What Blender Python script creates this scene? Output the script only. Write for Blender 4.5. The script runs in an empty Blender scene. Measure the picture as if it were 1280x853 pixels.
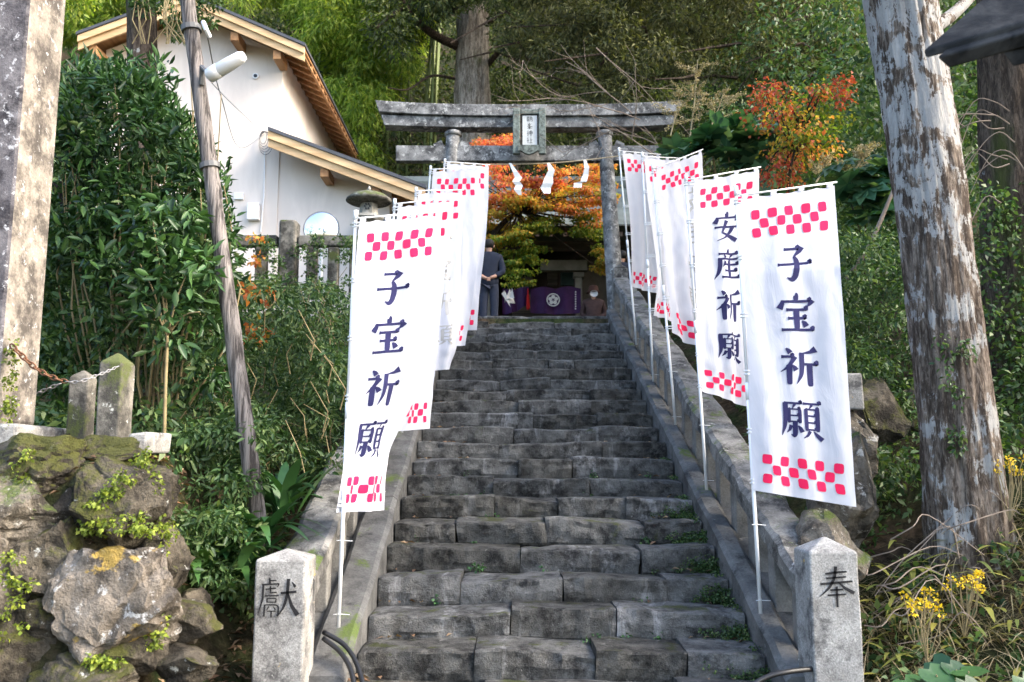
import bpy, bmesh, math, random
import numpy as np
from mathutils import Vector, Matrix, noise
random.seed(7); rng = np.random.default_rng(7)
R = math.radians
scene = bpy.context.scene
COL = scene.collection

# ------------------------------------------------------------------ camera, sky, sun, exposure
F, EYE = 1100.0, 1.6                      # focal length in photo pixels (1280 wide), eye height
PITCH = math.atan((580 - 426.5) / F)
cam_d = bpy.data.cameras.new('camera'); cam = bpy.data.objects.new('camera', cam_d); COL.objects.link(cam)
cam_d.sensor_width = 36; cam_d.lens = F / 1280 * 36; cam_d.clip_end = 2000; cam_d.clip_start = .05
cam.location = (0, 0, EYE); cam.rotation_euler = (math.pi / 2 + PITCH, 0, 0)
cam_d.dof.use_dof = True; cam_d.dof.focus_distance = 7.5; cam_d.dof.aperture_fstop = 2.8
scene.camera = cam

SUN_DIR = Vector((.85, -.24, .60)).normalized()          # towards the sun
elev = math.asin(SUN_DIR.z); azim = math.atan2(SUN_DIR.x, SUN_DIR.y)
world = bpy.data.worlds.new('World'); scene.world = world; world.use_nodes = True
wn = world.node_tree.nodes; wl = world.node_tree.links
sky = wn.new('ShaderNodeTexSky'); sky.sky_type = 'NISHITA'; sky.sun_disc = False
sky.sun_elevation = elev; sky.sun_rotation = azim; sky.air_density = 1.0; sky.dust_density = 3.0; sky.ozone_density = 1.0
wl.new(sky.outputs[0], wn['Background'].inputs[0]); wn['Background'].inputs[1].default_value = .15
sun_d = bpy.data.lights.new('sun', 'SUN'); sun_d.energy = 1.3; sun_d.angle = R(18); sun_d.color = (1, .93, .82)
sun = bpy.data.objects.new('sun', sun_d); COL.objects.link(sun); sun.location = (10, -5, 20)
sun.rotation_euler = (-SUN_DIR).to_track_quat('-Z', 'Y').to_euler()
scene.view_settings.view_transform = 'Standard'; scene.view_settings.look = 'None'
scene.view_settings.exposure = 2.5; scene.view_settings.gamma = 1
scene.cycles.max_bounces = 6; scene.cycles.transparent_max_bounces = 4

def P(x, y, Y):
    """photo pixel at distance Y in front of the camera -> a point of the place"""
    u = (x - 640) / F; v = (426.5 - y) / F
    s = Y / (math.cos(PITCH) - v * math.sin(PITCH))
    return Vector((u * s, Y, EYE + (math.sin(PITCH) + v * math.cos(PITCH)) * s))

# ------------------------------------------------------------------ helpers
def rel(o, p):
    if p is not None:
        o.parent = p
        if p.type == 'EMPTY': o.matrix_parent_inverse = Matrix.Translation(-p.location)
def tag(o, label=None, cat=None, group=None, kind=None):
    for k, v in (('label', label), ('category', cat), ('group', group), ('kind', kind)):
        if v: o[k] = v
    return o
def thing(name, loc, label, cat, group=None):
    o = bpy.data.objects.new(name, None); COL.objects.link(o); o.location = loc; o.empty_display_size = .1
    return tag(o, label, cat, group)
def link(name, me, mat=None, parent=None, smooth=False):
    o = bpy.data.objects.new(name, me); COL.objects.link(o)
    if mat: me.materials.append(mat)
    if smooth: me.polygons.foreach_set('use_smooth', np.ones(len(me.polygons), dtype=bool))
    rel(o, parent); return o
class MB:
    def __init__(s): s.v = []; s.f = []
    def add(s, vs, fs):
        b = len(s.v); s.v += [tuple(p) for p in vs]; s.f += [tuple(i + b for i in f) for f in fs]; return s
    def box(s, lo, hi, jit=0):
        (a, b, c), (d, e, f) = lo, hi
        vs = [(x, y, z) for z in (c, f) for y in (b, e) for x in (a, d)]
        if jit: vs = [tuple(q + random.uniform(-jit, jit) for q in p) for p in vs]
        return s.add(vs, [(0, 2, 3, 1), (4, 5, 7, 6), (0, 1, 5, 4), (2, 6, 7, 3), (0, 4, 6, 2), (1, 3, 7, 5)])
    def prism(s, poly, vec):
        n = len(poly); vec = Vector(vec)
        vs = [Vector(p) for p in poly] + [Vector(p) + vec for p in poly]
        return s.add(vs, [tuple(range(n))[::-1], tuple(range(n, 2 * n))] + [(i, (i + 1) % n, n + (i + 1) % n, n + i) for i in range(n)])
    def tube(s, pts, rad, seg=8, cap=True, wob=0, tw=0):
        pts = [Vector(p) for p in pts]; n = len(pts)
        if not hasattr(rad, '__len__'): rad = [rad] * n
        vs = []; fs = []; up = None
        for i, p in enumerate(pts):
            d = (pts[min(i + 1, n - 1)] - pts[max(i - 1, 0)])
            d = d.normalized() if d.length > 1e-9 else Vector((0, 0, 1))
            if up is None: up = Vector((1, 0, 0)) if abs(d.x) < .8 else Vector((0, 1, 0))
            a = (up - d * up.dot(d)).normalized(); b = d.cross(a); up = a
            for k in range(seg):
                t = 2 * math.pi * k / seg
                q = a * math.cos(t) + b * math.sin(t); r = rad[i]
                if wob: r *= 1 + wob * noise.noise((p + q * r) * 1.2 / max(rad[0], .02)) 
                vs.append(p + q * r)
        for i in range(n - 1):
            for k in range(seg):
                fs.append((i * seg + k, i * seg + (k + 1) % seg, (i + 1) * seg + (k + 1) % seg, (i + 1) * seg + k))
        if cap: fs += [tuple(range(seg))[::-1], tuple(range((n - 1) * seg, n * seg))]
        return s.add(vs, fs)
    def lathe(s, c, prof, seg=24):
        c = Vector(c); vs = []; fs = []
        for r, z in prof:
            for k in range(seg):
                t = 2 * math.pi * k / seg; vs.append(c + Vector((r * math.cos(t), r * math.sin(t), z)))
        m = len(prof)
        for i in range(m - 1):
            for k in range(seg): fs.append((i * seg + k, i * seg + (k + 1) % seg, (i + 1) * seg + (k + 1) % seg, (i + 1) * seg + k))
        fs += [tuple(range(seg))[::-1], tuple(range((m - 1) * seg, m * seg))]
        return s.add(vs, fs)
    def build(s, name, mat, parent=None, smooth=False, bevel=0, sharp=0):
        me = bpy.data.meshes.new(name); me.from_pydata(s.v, [], s.f); me.update()
        o = link(name, me, mat, parent, smooth)
        if sharp: me.set_sharp_from_angle(angle=R(sharp))
        if bevel:
            m = o.modifiers.new('bevel', 'BEVEL'); m.width = bevel; m.segments = 2; m.limit_method = 'ANGLE'
        return o
def mesh_np(name, V, Q, mat, parent=None, smooth=False):
    """V (n,3) floats, Q (m,4) quads"""
    me = bpy.data.meshes.new(name); n = len(V); m = len(Q)
    me.vertices.add(n); me.vertices.foreach_set('co', np.ascontiguousarray(V, dtype=np.float32).ravel())
    me.loops.add(m * 4); me.loops.foreach_set('vertex_index', np.ascontiguousarray(Q, dtype=np.int32).ravel())
    me.polygons.add(m); me.polygons.foreach_set('loop_start', np.arange(0, m * 4, 4, dtype=np.int32))
    me.update(calc_edges=True); me.validate()
    return link(name, me, mat, parent, smooth)
def unit(a): return a / np.maximum(np.linalg.norm(a, axis=1, keepdims=True), 1e-9)
def leaf_arrays(pos, d, nrm, L, W, fold=.18, droop=.12):
    t = unit(d); side = unit(np.cross(nrm, t)); n = np.cross(t, side)
    L = np.broadcast_to(np.asarray(L, float), (len(pos),))[:, None]; W = np.broadcast_to(np.asarray(W, float), (len(pos),))[:, None]
    a = pos; b = pos + t * L * .45 + side * W * .5 + n * W * fold; c = pos + t * L - n * L * droop; e = pos + t * L * .45 - side * W * .5 + n * W * fold
    V = np.stack([a, b, c, e], 1).reshape(-1, 3); Q = np.arange(len(pos) * 4).reshape(-1, 4)
    return V, Q
def leaf6(pos, d, nrm, L, W, fold=.2, droop=.16):
    t = unit(d); side = unit(np.cross(nrm, t)); n = np.cross(t, side); k = len(pos)
    L = np.broadcast_to(np.asarray(L, float), (k,))[:, None]; W = np.broadcast_to(np.asarray(W, float), (k,))[:, None]
    g = lambda f, w, dz: pos + t * L * f + side * W * w + n * (W * abs(w) * fold * 2 - L * dz)
    V = np.stack([pos, g(.28, .42, 0), g(.62, .40, droop * .35), g(1., 0, droop), g(.62, -.40, droop * .35), g(.28, -.42, 0)], 1).reshape(-1, 3)
    b = np.arange(k) * 6; Q = np.concatenate([np.stack([b, b + 1, b + 2, b + 3], 1), np.stack([b, b + 3, b + 4, b + 5], 1)])
    return V, Q
def rnd(n): return unit(rng.normal(size=(n, 3)))
def clump_leaves(C, rad, n, L, asp=.42, flat=.75, out=.8, down=.35, up=.7, shell=.35, lv=.35, fine=False):
    """leaves in balls round the centres C: most sit near each ball's skin"""
    C = np.asarray(C, float); k = len(C); rad = np.broadcast_to(np.asarray(rad, float), (k,))
    idx = np.repeat(np.arange(k), n); N = len(idx)
    q = rnd(N); q[:, 2] *= flat
    r = rad[idx] * (rng.random(N) ** shell)
    pos = C[idx] + q * r[:, None]
    d = q * out + rnd(N) * .75 + np.array([0, 0, -down]); nr = np.array([0, 0, up]) + rnd(N) * .8 + q * .4
    l = L * (1 + lv * (rng.random(N) * 2 - 1))
    return (leaf6 if fine else leaf_arrays)(pos, d, nr, l, l * asp)
def merge(parts):
    Vs = []; Qs = []; b = 0
    for V, Q in parts: Vs.append(V); Qs.append(Q + b); b += len(V)
    return np.concatenate(Vs), np.concatenate(Qs)
def pix_cloud(poly, n, Y0, Y1):
    """n points whose place lies within a photo outline, spread in depth"""
    poly = np.array(poly, float); out = []
    lo = poly.min(0); hi = poly.max(0)
    while len(out) < n:
        x, y = rng.uniform(lo[0], hi[0]), rng.uniform(lo[1], hi[1]); ins = False; j = len(poly) - 1
        for i in range(len(poly)):
            if (poly[i, 1] > y) != (poly[j, 1] > y) and x < (poly[j, 0] - poly[i, 0]) * (y - poly[i, 1]) / (poly[j, 1] - poly[i, 1]) + poly[i, 0]: ins = not ins
            j = i
        if ins: out.append(P(x, y, rng.uniform(Y0, Y1))[:])
    return np.array(out)

# ------------------------------------------------------------------ materials
def newmat(name, rough=.85, spec=.3):
    m = bpy.data.materials.new(name); m.use_nodes = True; nt = m.node_tree
    b = nt.nodes['Principled BSDF']; b.inputs['Roughness'].default_value = rough; b.inputs['Specular IOR Level'].default_value = spec
    return m, nt, b
def c4(c): return (c[0], c[1], c[2], 1)
def ramp(nt, fac, stops, interp='LINEAR'):
    r = nt.nodes.new('ShaderNodeValToRGB'); e = r.color_ramp; e.interpolation = interp
    while len(e.elements) < len(stops): e.elements.new(.5)
    for el, (p, c) in zip(e.elements, stops): el.position = p; el.color = c4(c) if hasattr(c, '__len__') else (c, c, c, 1)
    nt.links.new(fac, r.inputs[0]); return r.outputs[0]
def coords(nt, scale=(1, 1, 1), rot=(0, 0, 0)):
    t = nt.nodes.new('ShaderNodeTexCoord'); m = nt.nodes.new('ShaderNodeMapping'); m.inputs['Scale'].default_value = scale; m.inputs['Rotation'].default_value = rot
    nt.links.new(t.outputs['Object'], m.inputs[0]); return m.outputs[0]
def noi(nt, co, scale, detail=6, rough=.6, dist=0):
    n = nt.nodes.new('ShaderNodeTexNoise'); n.inputs['Scale'].default_value = scale; n.inputs['Detail'].default_value = detail
    n.inputs['Roughness'].default_value = rough; n.inputs['Distortion'].default_value = dist
    nt.links.new(co, n.inputs['Vector']); return n.outputs['Fac']
def mix(nt, fac, a, b, mode='MIX'):
    m = nt.nodes.new('ShaderNodeMix'); m.data_type = 'RGBA'; m.blend_type = mode; m.clamp_result = False
    for i, v in ((0, fac), (6, a), (7, b)):
        s = m.inputs[i]
        if hasattr(v, 'is_linked'): nt.links.new(v, s)
        else: s.default_value = c4(v) if hasattr(v, '__len__') else v
    return m.outputs[2]
def math2(nt, op, a, b):
    m = nt.nodes.new('ShaderNodeMath'); m.operation = op
    for i, v in enumerate((a, b)):
        if hasattr(v, 'is_linked'): nt.links.new(v, m.inputs[i])
        else: m.inputs[i].default_value = v
    return m.outputs[0]
def bump(nt, b, h, strength, dist=.02):
    n = nt.nodes.new('ShaderNodeBump'); n.inputs['Strength'].default_value = strength; n.inputs['Distance'].default_value = dist
    nt.links.new(h, n.inputs['Height']); nt.links.new(n.outputs[0], b.inputs['Normal'])
def normal_z(nt):
    g = nt.nodes.new('ShaderNodeNewGeometry'); s = nt.nodes.new('ShaderNodeSeparateXYZ'); nt.links.new(g.outputs['Normal'], s.inputs[0]); return s.outputs[2]
def stone_mat(name, c1, c2, moss=0., lichen=0., dark=0., scale=3., bs=.6, mosscol=(.05, .07, .015), lichcol=(.5, .5, .46), speck=.25, yellow=0., spread=.15, bd=.02, streak=False):
    m, nt, b = newmat(name, .9, .2); co = coords(nt)
    n1 = noi(nt, co, scale, 8, .65); n2 = noi(nt, co, scale * 14, 4, .7); n3 = noi(nt, co, scale * .6, 5, .6, .4)
    col = ramp(nt, n1, [(.5 - spread, c1), (.5 + spread, c2)])
    col = mix(nt, speck, col, ramp(nt, n2, [(.35, (.12, .12, .12)), (.65, (1.3, 1.3, 1.3))]), 'MULTIPLY')
    if streak:
        sx = noi(nt, coords(nt, (2.2, 1.2, .5)), 1.6, 6, .7, .6)
        col = mix(nt, ramp(nt, sx, [(.58, 0.), (.66, .7)]), col, (.33, .325, .32))
    if dark:
        col = mix(nt, ramp(nt, noi(nt, co, scale * .8, 9, .75), [(.62 - .3 * dark, 0.), (.72 - .25 * dark, .85)]), col, (c1[0] * .25, c1[1] * .25, c1[2] * .27))
    if lichen:
        l = noi(nt, co, scale * 2.4, 9, .72, .3)
        col = mix(nt, ramp(nt, l, [(.70 - .22 * lichen, 0.), (.74 - .22 * lichen, .9)]), col, lichcol)
    if yellow:
        l = noi(nt, co, scale * .9, 7, .6, .2)
        col = mix(nt, ramp(nt, l, [(.73 - .2 * yellow, 0.), (.76 - .2 * yellow, .85)]), col, (.46, .31, .075))
    if moss:
        f = math2(nt, 'ADD', math2(nt, 'ADD', n3, math2(nt, 'MULTIPLY', math2(nt, 'SUBTRACT', n2, .5), .22)), math2(nt, 'MULTIPLY', normal_z(nt), .12))
        col = mix(nt, ramp(nt, f, [(.78 - .3 * moss, 0.), (.86 - .3 * moss, .9)]), col, mix(nt, n2, mosscol, [q * 2.2 for q in mosscol]))
    if streak:
        oi = nt.nodes.new('ShaderNodeObjectInfo'); col = mix(nt, 1., col, ramp(nt, oi.outputs['Random'], [(0., (.70, .68, .64)), (.5, (1., 1., 1.)), (1., (1.24, 1.24, 1.25))]), 'MULTIPLY')
    nt.links.new(col, b.inputs['Base Color'])
    bump(nt, b, math2(nt, 'ADD', math2(nt, 'MULTIPLY', n1, 1.), math2(nt, 'MULTIPLY', n2, .35)), bs, bd)
    return m
def leaf_mat(name, cols, rough=.45, trans=.3, spec=.4):
    m, nt, b = newmat(name, rough, spec); g = nt.nodes.new('ShaderNodeNewGeometry')
    k = len(cols); col = ramp(nt, g.outputs['Random Per Island'], [((i + .5) / k, c) for i, c in enumerate(cols)])
    big = noi(nt, coords(nt), .9, 3); col = mix(nt, .6, col, ramp(nt, big, [(.3, .55), (.7, 1.35)]), 'MULTIPLY')
    nt.links.new(col, b.inputs['Base Color'])
    t = nt.nodes.new('ShaderNodeBsdfTranslucent'); nt.links.new(mix(nt, 1., col, (1.5, 1.6, .7), 'MULTIPLY'), t.inputs[0])
    x = nt.nodes.new('ShaderNodeMixShader'); x.inputs[0].default_value = trans
    nt.links.new(b.outputs[0], x.inputs[1]); nt.links.new(t.outputs[0], x.inputs[2]); nt.links.new(x.outputs[0], nt.nodes['Material Output'].inputs[0])
    return m
def plain(name, c, rough=.6, spec=.4, var=.15, scale=8, metal=0, bs=0.):
    m, nt, b = newmat(name, rough, spec); n = noi(nt, coords(nt), scale, 5)
    nt.links.new(ramp(nt, n, [(.3, [q * (1 - var) for q in c]), (.7, [q * (1 + var) for q in c])]), b.inputs['Base Color'])
    b.inputs['Metallic'].default_value = metal
    if bs: bump(nt, b, n, bs, .01)
    return m
def wood_mat(name, c1, c2, axis=2, scale=6, stretch=.06, bs=.4, rough=.7):
    m, nt, b = newmat(name, rough, .25); s = [1, 1, 1]; s[axis] = stretch
    n = noi(nt, coords(nt, s), scale, 8, .65, .3)
    nt.links.new(ramp(nt, n, [(.42, c1), (.58, c2)]), b.inputs['Base Color']); bump(nt, b, n, bs, .02); return m
def bark_mat(name, c1, c2, white=0., moss=0., upper=None, scale=9, lich=(.55, .55, .53)):
    m, nt, b = newmat(name, .95, .15)
    co = coords(nt); big = noi(nt, coords(nt, (1, 1, .16)), scale * 1.8, 8, .7, .5); fin = noi(nt, coords(nt, (1, 1, .22)), scale * 4.5, 6, .75, .8)
    v = math2(nt, 'ADD', math2(nt, 'MULTIPLY', big, .5), math2(nt, 'MULTIPLY', fin, .5))
    col = ramp(nt, v, [(.38, [q * .6 for q in c1]), (.46, c1), (.53, [(p_ + q) / 2 for p_, q in zip(c1, c2)]), (.60, c2)])
    if white:
        l = noi(nt, coords(nt, (1, 1, .75)), 5.5, 10, .68, .4); f = l
        if upper is not None:      # pale smooth bark higher up the trunk
            t = nt.nodes.new('ShaderNodeTexCoord'); s = nt.nodes.new('ShaderNodeSeparateXYZ'); nt.links.new(t.outputs['Object'], s.inputs[0])
            mr = nt.nodes.new('ShaderNodeMapRange'); mr.inputs[1].default_value = upper[0]; mr.inputs[2].default_value = upper[1]; mr.inputs[3].default_value = 0; mr.inputs[4].default_value = upper[2]
            nt.links.new(s.outputs[2], mr.inputs[0]); f = math2(nt, 'ADD', l, mr.outputs[0])
        f = math2(nt, 'ADD', f, math2(nt, 'MULTIPLY', math2(nt, 'SUBTRACT', v, .5), .75))
        col = mix(nt, ramp(nt, f, [(.72 - .2 * white, 0.), (.76 - .2 * white, .92)]), col, mix(nt, noi(nt, co, 30, 4), [q * .7 for q in lich], lich))
    if moss:
        f = noi(nt, coords(nt, (1, 1, .4)), 2.2, 6, .6)
        col = mix(nt, ramp(nt, f, [(.7 - .25 * moss, 0.), (.82 - .25 * moss, .85)]), col, (.06, .075, .02))
    nt.links.new(col, b.inputs['Base Color']); bump(nt, b, v, 1., .07); return m

M = {}
M['step'] = stone_mat('weathered_step_stone', (.060, .0585, .055), (.185, .182, .172), moss=.31, lichen=.3, dark=.40, scale=6.5, bs=1., lichcol=(.27, .265, .25), bd=.05, streak=True, mosscol=(.035, .04, .012))
M['core'] = stone_mat('packed_soil', (.018, .015, .01), (.04, .033, .022), moss=.4, scale=5)
M['rail'] = stone_mat('rough_rail_stone', (.11, .105, .098), (.28, .27, .25), moss=.3, lichen=.42, dark=.45, scale=5, bs=1., lichcol=(.36, .35, .33))
M['stringer'] = stone_mat('stringer_stone', (.075, .074, .072), (.17, .167, .16), moss=.24, lichen=.3, dark=.2, scale=4, bs=.5, lichcol=(.2, .2, .2))
M['baluster'] = stone_mat('pale_baluster_stone', (.14, .132, .12), (.26, .25, .23), moss=.2, lichen=.2, dark=.1, scale=5, bs=.5)
M['granite'] = stone_mat('granite', (.25, .24, .225), (.42, .41, .39), lichen=.34, dark=.42, scale=7, bs=.35, speck=.5, yellow=.35, lichcol=(.6, .58, .53))
M['torii'] = stone_mat('torii_stone', (.13, .13, .13), (.30, .30, .295), lichen=.64, dark=.56, scale=4.5, bs=.7, lichcol=(.40, .40, .385))
M['pillar'] = stone_mat('pillar_stone', (.20, .175, .15), (.36, .32, .27), lichen=.5, dark=.55, scale=5, bs=.5, lichcol=(.5, .5, .5))
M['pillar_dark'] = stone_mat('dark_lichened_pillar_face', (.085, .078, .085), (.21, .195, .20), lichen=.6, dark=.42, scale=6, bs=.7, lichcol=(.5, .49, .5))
M['fence'] = stone_mat('mossy_fence_stone', (.12, .112, .095), (.27, .25, .215), moss=.78, lichen=.4, dark=.6, scale=5, mosscol=(.05, .06, .018))
M['rock'] = stone_mat('lichened_rock', (.095, .082, .064), (.28, .245, .20), moss=.52, lichen=.52, dark=.5, scale=4, bs=1.6, lichcol=(.52, .5, .46), bd=.04)
M['rock_yellow'] = stone_mat('yellow_lichened_rock', (.13, .11, .088), (.32, .275, .225), moss=.3, lichen=.55, dark=.4, scale=4.5, bs=1.5, yellow=.78, lichcol=(.58, .56, .53), bd=.04)
M['rock_moss'] = stone_mat('mossy_rock', (.055, .047, .036), (.17, .145, .11), moss=.80, lichen=.3, dark=.5, scale=4, bs=1.5, mosscol=(.042, .044, .010), bd=.04)
M['lantern'] = stone_mat('lantern_stone', (.22, .21, .18), (.42, .4, .36), moss=.4, dark=.2, scale=5)
M['wall_white'] = wood_mat('white_plaster', (.64, .565, .505), (.71, .63, .565), axis=2, scale=1.6, stretch=.25, bs=.03, rough=.9)
M['wood_pale'] = wood_mat('pale_cypress_board', (.50, .33, .17), (.66, .46, .26), axis=0, scale=5)
M['wood_brown'] = wood_mat('brown_cedar_rafter', (.24, .12, .055), (.40, .22, .10), axis=1, scale=5)
M['roof_dark'] = plain('dark_metal_roofing', (.06, .062, .07), .5, .4, .2, 5)
M['pole_wood'] = wood_mat('grey_weathered_pole_wood', (.04, .034, .032), (.25, .222, .205), axis=2, scale=34, stretch=.05, bs=1.)
M['lamp'] = plain('white_enamel', (.75, .75, .75), .35, .5, .04)
M['black'] = plain('black_rubber', (.012, .012, .013), .45, .5, .2)
M['wire'] = plain('grey_wire', (.10, .10, .10), .5, .4, .2)
M['chain'] = plain('galvanised_chain', (.28, .27, .27), .5, .5, .25, 10, .6)
M['chain_rust'] = plain('rusty_chain', (.16, .075, .04), .8, .3, .4, 20, .2)
M['pvc'] = plain('white_pole_plastic', (.82, .82, .82), .4, .4, .02)
M['navy'] = plain('navy_ink', (.028, .028, .085), .9, .1, .1)
M['ink_grey'] = plain('ink_seen_through', (.42, .41, .40), .9, .1, .06)
M['pink'] = plain('crimson_ink', (.66, .02, .085), .9, .1, .06)
M['carved'] = plain('black_lettering', (.02, .02, .022), .8, .2, .3)
M['copper'] = stone_mat('verdigris_copper', (.09, .10, .09), (.22, .26, .235), dark=.35, scale=14, bs=.3)
M['plate'] = plain('pale_plaque_board', (.52, .53, .52), .7, .2, .08, 12)
M['rope'] = plain('straw_rope', (.42, .34, .22), .9, .1, .2, 30)
M['paper'] = plain('white_paper', (.82, .82, .81), .8, .2, .01)
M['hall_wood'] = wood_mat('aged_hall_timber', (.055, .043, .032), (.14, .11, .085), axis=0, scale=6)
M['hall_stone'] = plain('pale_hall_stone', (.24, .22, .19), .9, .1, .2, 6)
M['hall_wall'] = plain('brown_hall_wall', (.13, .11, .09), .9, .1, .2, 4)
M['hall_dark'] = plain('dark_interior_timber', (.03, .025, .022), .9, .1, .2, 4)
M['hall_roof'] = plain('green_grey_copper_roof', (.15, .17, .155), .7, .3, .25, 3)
M['purple'] = plain('purple_silk', (.045, .008, .075), .6, .3, .25, 5)
M['white_cloth'] = plain('white_crest_dye', (.75, .74, .74), .9, .1, .03)
M['red'] = plain('red_tassel_cord', (.5, .02, .02), .8, .2, .1)
M['teal'] = plain('dark_teal_notice', (.05, .09, .085), .6, .3, .2)
M['suit'] = plain('navy_suit_wool', (.026, .031, .048), .85, .2, .15, 12, 0, .2)
M['trouser'] = plain('slate_trousers', (.040, .046, .068), .85, .2, .15, 12, 0, .2)
M['brown_coat'] = plain('brown_padded_coat', (.075, .046, .044), .85, .2, .2, 14, 0, .3)
M['brown_hat'] = plain('brown_felt', (.095, .05, .04), .9, .1, .15, 14)
M['skin'] = plain('skin', (.52, .30, .21), .6, .3, .06)
M['hair'] = plain('black_hair', (.02, .018, .017), .6, .3, .3, 40)
M['eave'] = wood_mat('dark_eave_timber', (.012, .011, .010), (.05, .045, .04), axis=1, scale=7)
M['bark_pale'] = bark_mat('pale_lichened_bark', (.085, .064, .05), (.36, .295, .24), white=.84, moss=.22, upper=(2.6, 4.4, .09), lich=(.50, .49, .475))
M['bark_moss'] = bark_mat('mossy_cedar_bark', (.05, .038, .03), (.17, .13, .10), white=.25, moss=.75)
M['bark_old'] = bark_mat('old_cedar_bark', (.16, .135, .105), (.50, .44, .37), white=.3, moss=.5, scale=5, lich=(.36, .34, .32))
M['bark_dark'] = bark_mat('dark_bark', (.03, .022, .016), (.10, .075, .055), moss=.4)
M['twig'] = plain('bare_twig', (.23, .185, .15), .9, .1, .25, 10)
M['stem'] = plain('shrub_stem', (.24, .19, .10), .8, .2, .3, 8)
M['culm'] = plain('bamboo_culm', (.16, .2, .06), .5, .4, .25, 3)
M['leaf_dark'] = leaf_mat('glossy_evergreen_leaf', [(.014, .040, .012), (.030, .080, .022), (.050, .115, .032), (.075, .15, .045)], .42, .2, .4)
M['leaf_mid'] = leaf_mat('undergrowth_leaf', [(.024, .055, .018), (.046, .098, .030), (.075, .138, .044), (.12, .17, .058)], .5, .28)
M['leaf_forest'] = leaf_mat('forest_leaf', [(.018, .032, .010), (.040, .062, .018), (.070, .098, .028), (.12, .14, .045)], .7, .3)
M['leaf_olive'] = leaf_mat('olive_conifer_leaf', [(.022, .028, .010), (.052, .060, .020), (.088, .094, .034), (.14, .138, .055)], .8, .3)
M['leaf_bamboo'] = leaf_mat('bamboo_leaf', [(.10, .18, .022), (.19, .29, .034), (.29, .38, .048), (.42, .46, .08)], .55, .45)
M['leaf_orange'] = leaf_mat('orange_maple_leaf', [(.56, .14, .06), (.66, .24, .08), (.68, .34, .09), (.46, .36, .08), (.60, .20, .07)], .6, .5)
M['leaf_red'] = leaf_mat('red_maple_leaf', [(.46, .07, .06), (.58, .13, .08), (.62, .20, .08), (.40, .24, .07)], .6, .5)
M['leaf_scarlet'] = leaf_mat('scarlet_maple_leaf', [(.30, .035, .03), (.42, .07, .045), (.46, .12, .05), (.30, .16, .05)], .6, .4)
M['leaf_gold'] = leaf_mat('gold_maple_leaf', [(.48, .28, .05), (.58, .36, .06), (.30, .30, .05), (.52, .24, .05), (.20, .26, .04)], .6, .5)
M['leaf_mgreen'] = leaf_mat('green_maple_leaf', [(.07, .14, .02), (.14, .21, .03), (.22, .26, .035), (.32, .29, .045)], .6, .45)
M['leaf_big'] = leaf_mat('broad_dark_leaf', [(.022, .072, .036), (.042, .115, .055), (.075, .16, .08), (.12, .19, .08)], .45, .25, .5)
M['leaf_blade'] = leaf_mat('long_blade_leaf', [(.018, .06, .02), (.035, .10, .03), (.06, .14, .04)], .35, .2, .5)
M['leaf_lime'] = leaf_mat('lime_creeper_leaf', [(.09, .13, .016), (.18, .24, .03), (.28, .33, .045)], .6, .3)
M['leaf_yellow'] = leaf_mat('yellowing_leaf', [(.20, .20, .04), (.34, .30, .06), (.14, .17, .04)], .6, .3)
M['grass_dry'] = leaf_mat('dry_grass', [(.20, .15, .08), (.30, .24, .14), (.14, .13, .05), (.36, .30, .19)], .8, .2)
M['litter'] = leaf_mat('fallen_leaf', [(.16, .085, .045), (.26, .16, .09), (.36, .25, .15), (.10, .055, .03)], .8, .1)
M['flower'] = leaf_mat('yellow_flower', [(.75, .52, .02), (.62, .42, .015)], .6, .2)
M['panicle'] = leaf_mat('cream_panicle', [(.42, .34, .20), (.55, .46, .30), (.32, .25, .14)], .8, .2)
m, nt, b = newmat('banner_cloth', .85, .15)
b.inputs['Base Color'].default_value = (.69, .70, .765, 1)
wv = noi(nt, coords(nt, (1.6, 1.6, .5)), 7, 4, .55, .8); bump(nt, b, wv, .35, .02)
t = nt.nodes.new('ShaderNodeBsdfTranslucent'); t.inputs[0].default_value = (.69, .70, .765, 1)
x = nt.nodes.new('ShaderNodeMixShader'); x.inputs[0].default_value = .38
nt.links.new(b.outputs[0], x.inputs[1]); nt.links.new(t.outputs[0], x.inputs[2]); nt.links.new(x.outputs[0], nt.nodes['Material Output'].inputs[0])
M['cloth'] = m
m, nt, b = newmat('convex_mirror', .08, .5); b.inputs['Metallic'].default_value = 1; b.inputs['Base Color'].default_value = (.85, .86, .88, 1); M['mirror'] = m
m, nt, b = newmat('hillside_ground', .95, .1); co = coords(nt)
g1 = noi(nt, co, 1.3, 8, .65); g2 = noi(nt, co, 14, 6, .7)
cc = mix(nt, ramp(nt, g1, [(.42, 0.), (.58, 1.)]), ramp(nt, g2, [(.35, (.025, .019, .012)), (.65, (.10, .07, .045))]), ramp(nt, g2, [(.35, (.012, .02, .007)), (.65, (.04, .055, .018))]))
nt.links.new(cc, b.inputs['Base Color']); bump(nt, b, g2, 1., .05); M['ground'] = m

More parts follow.
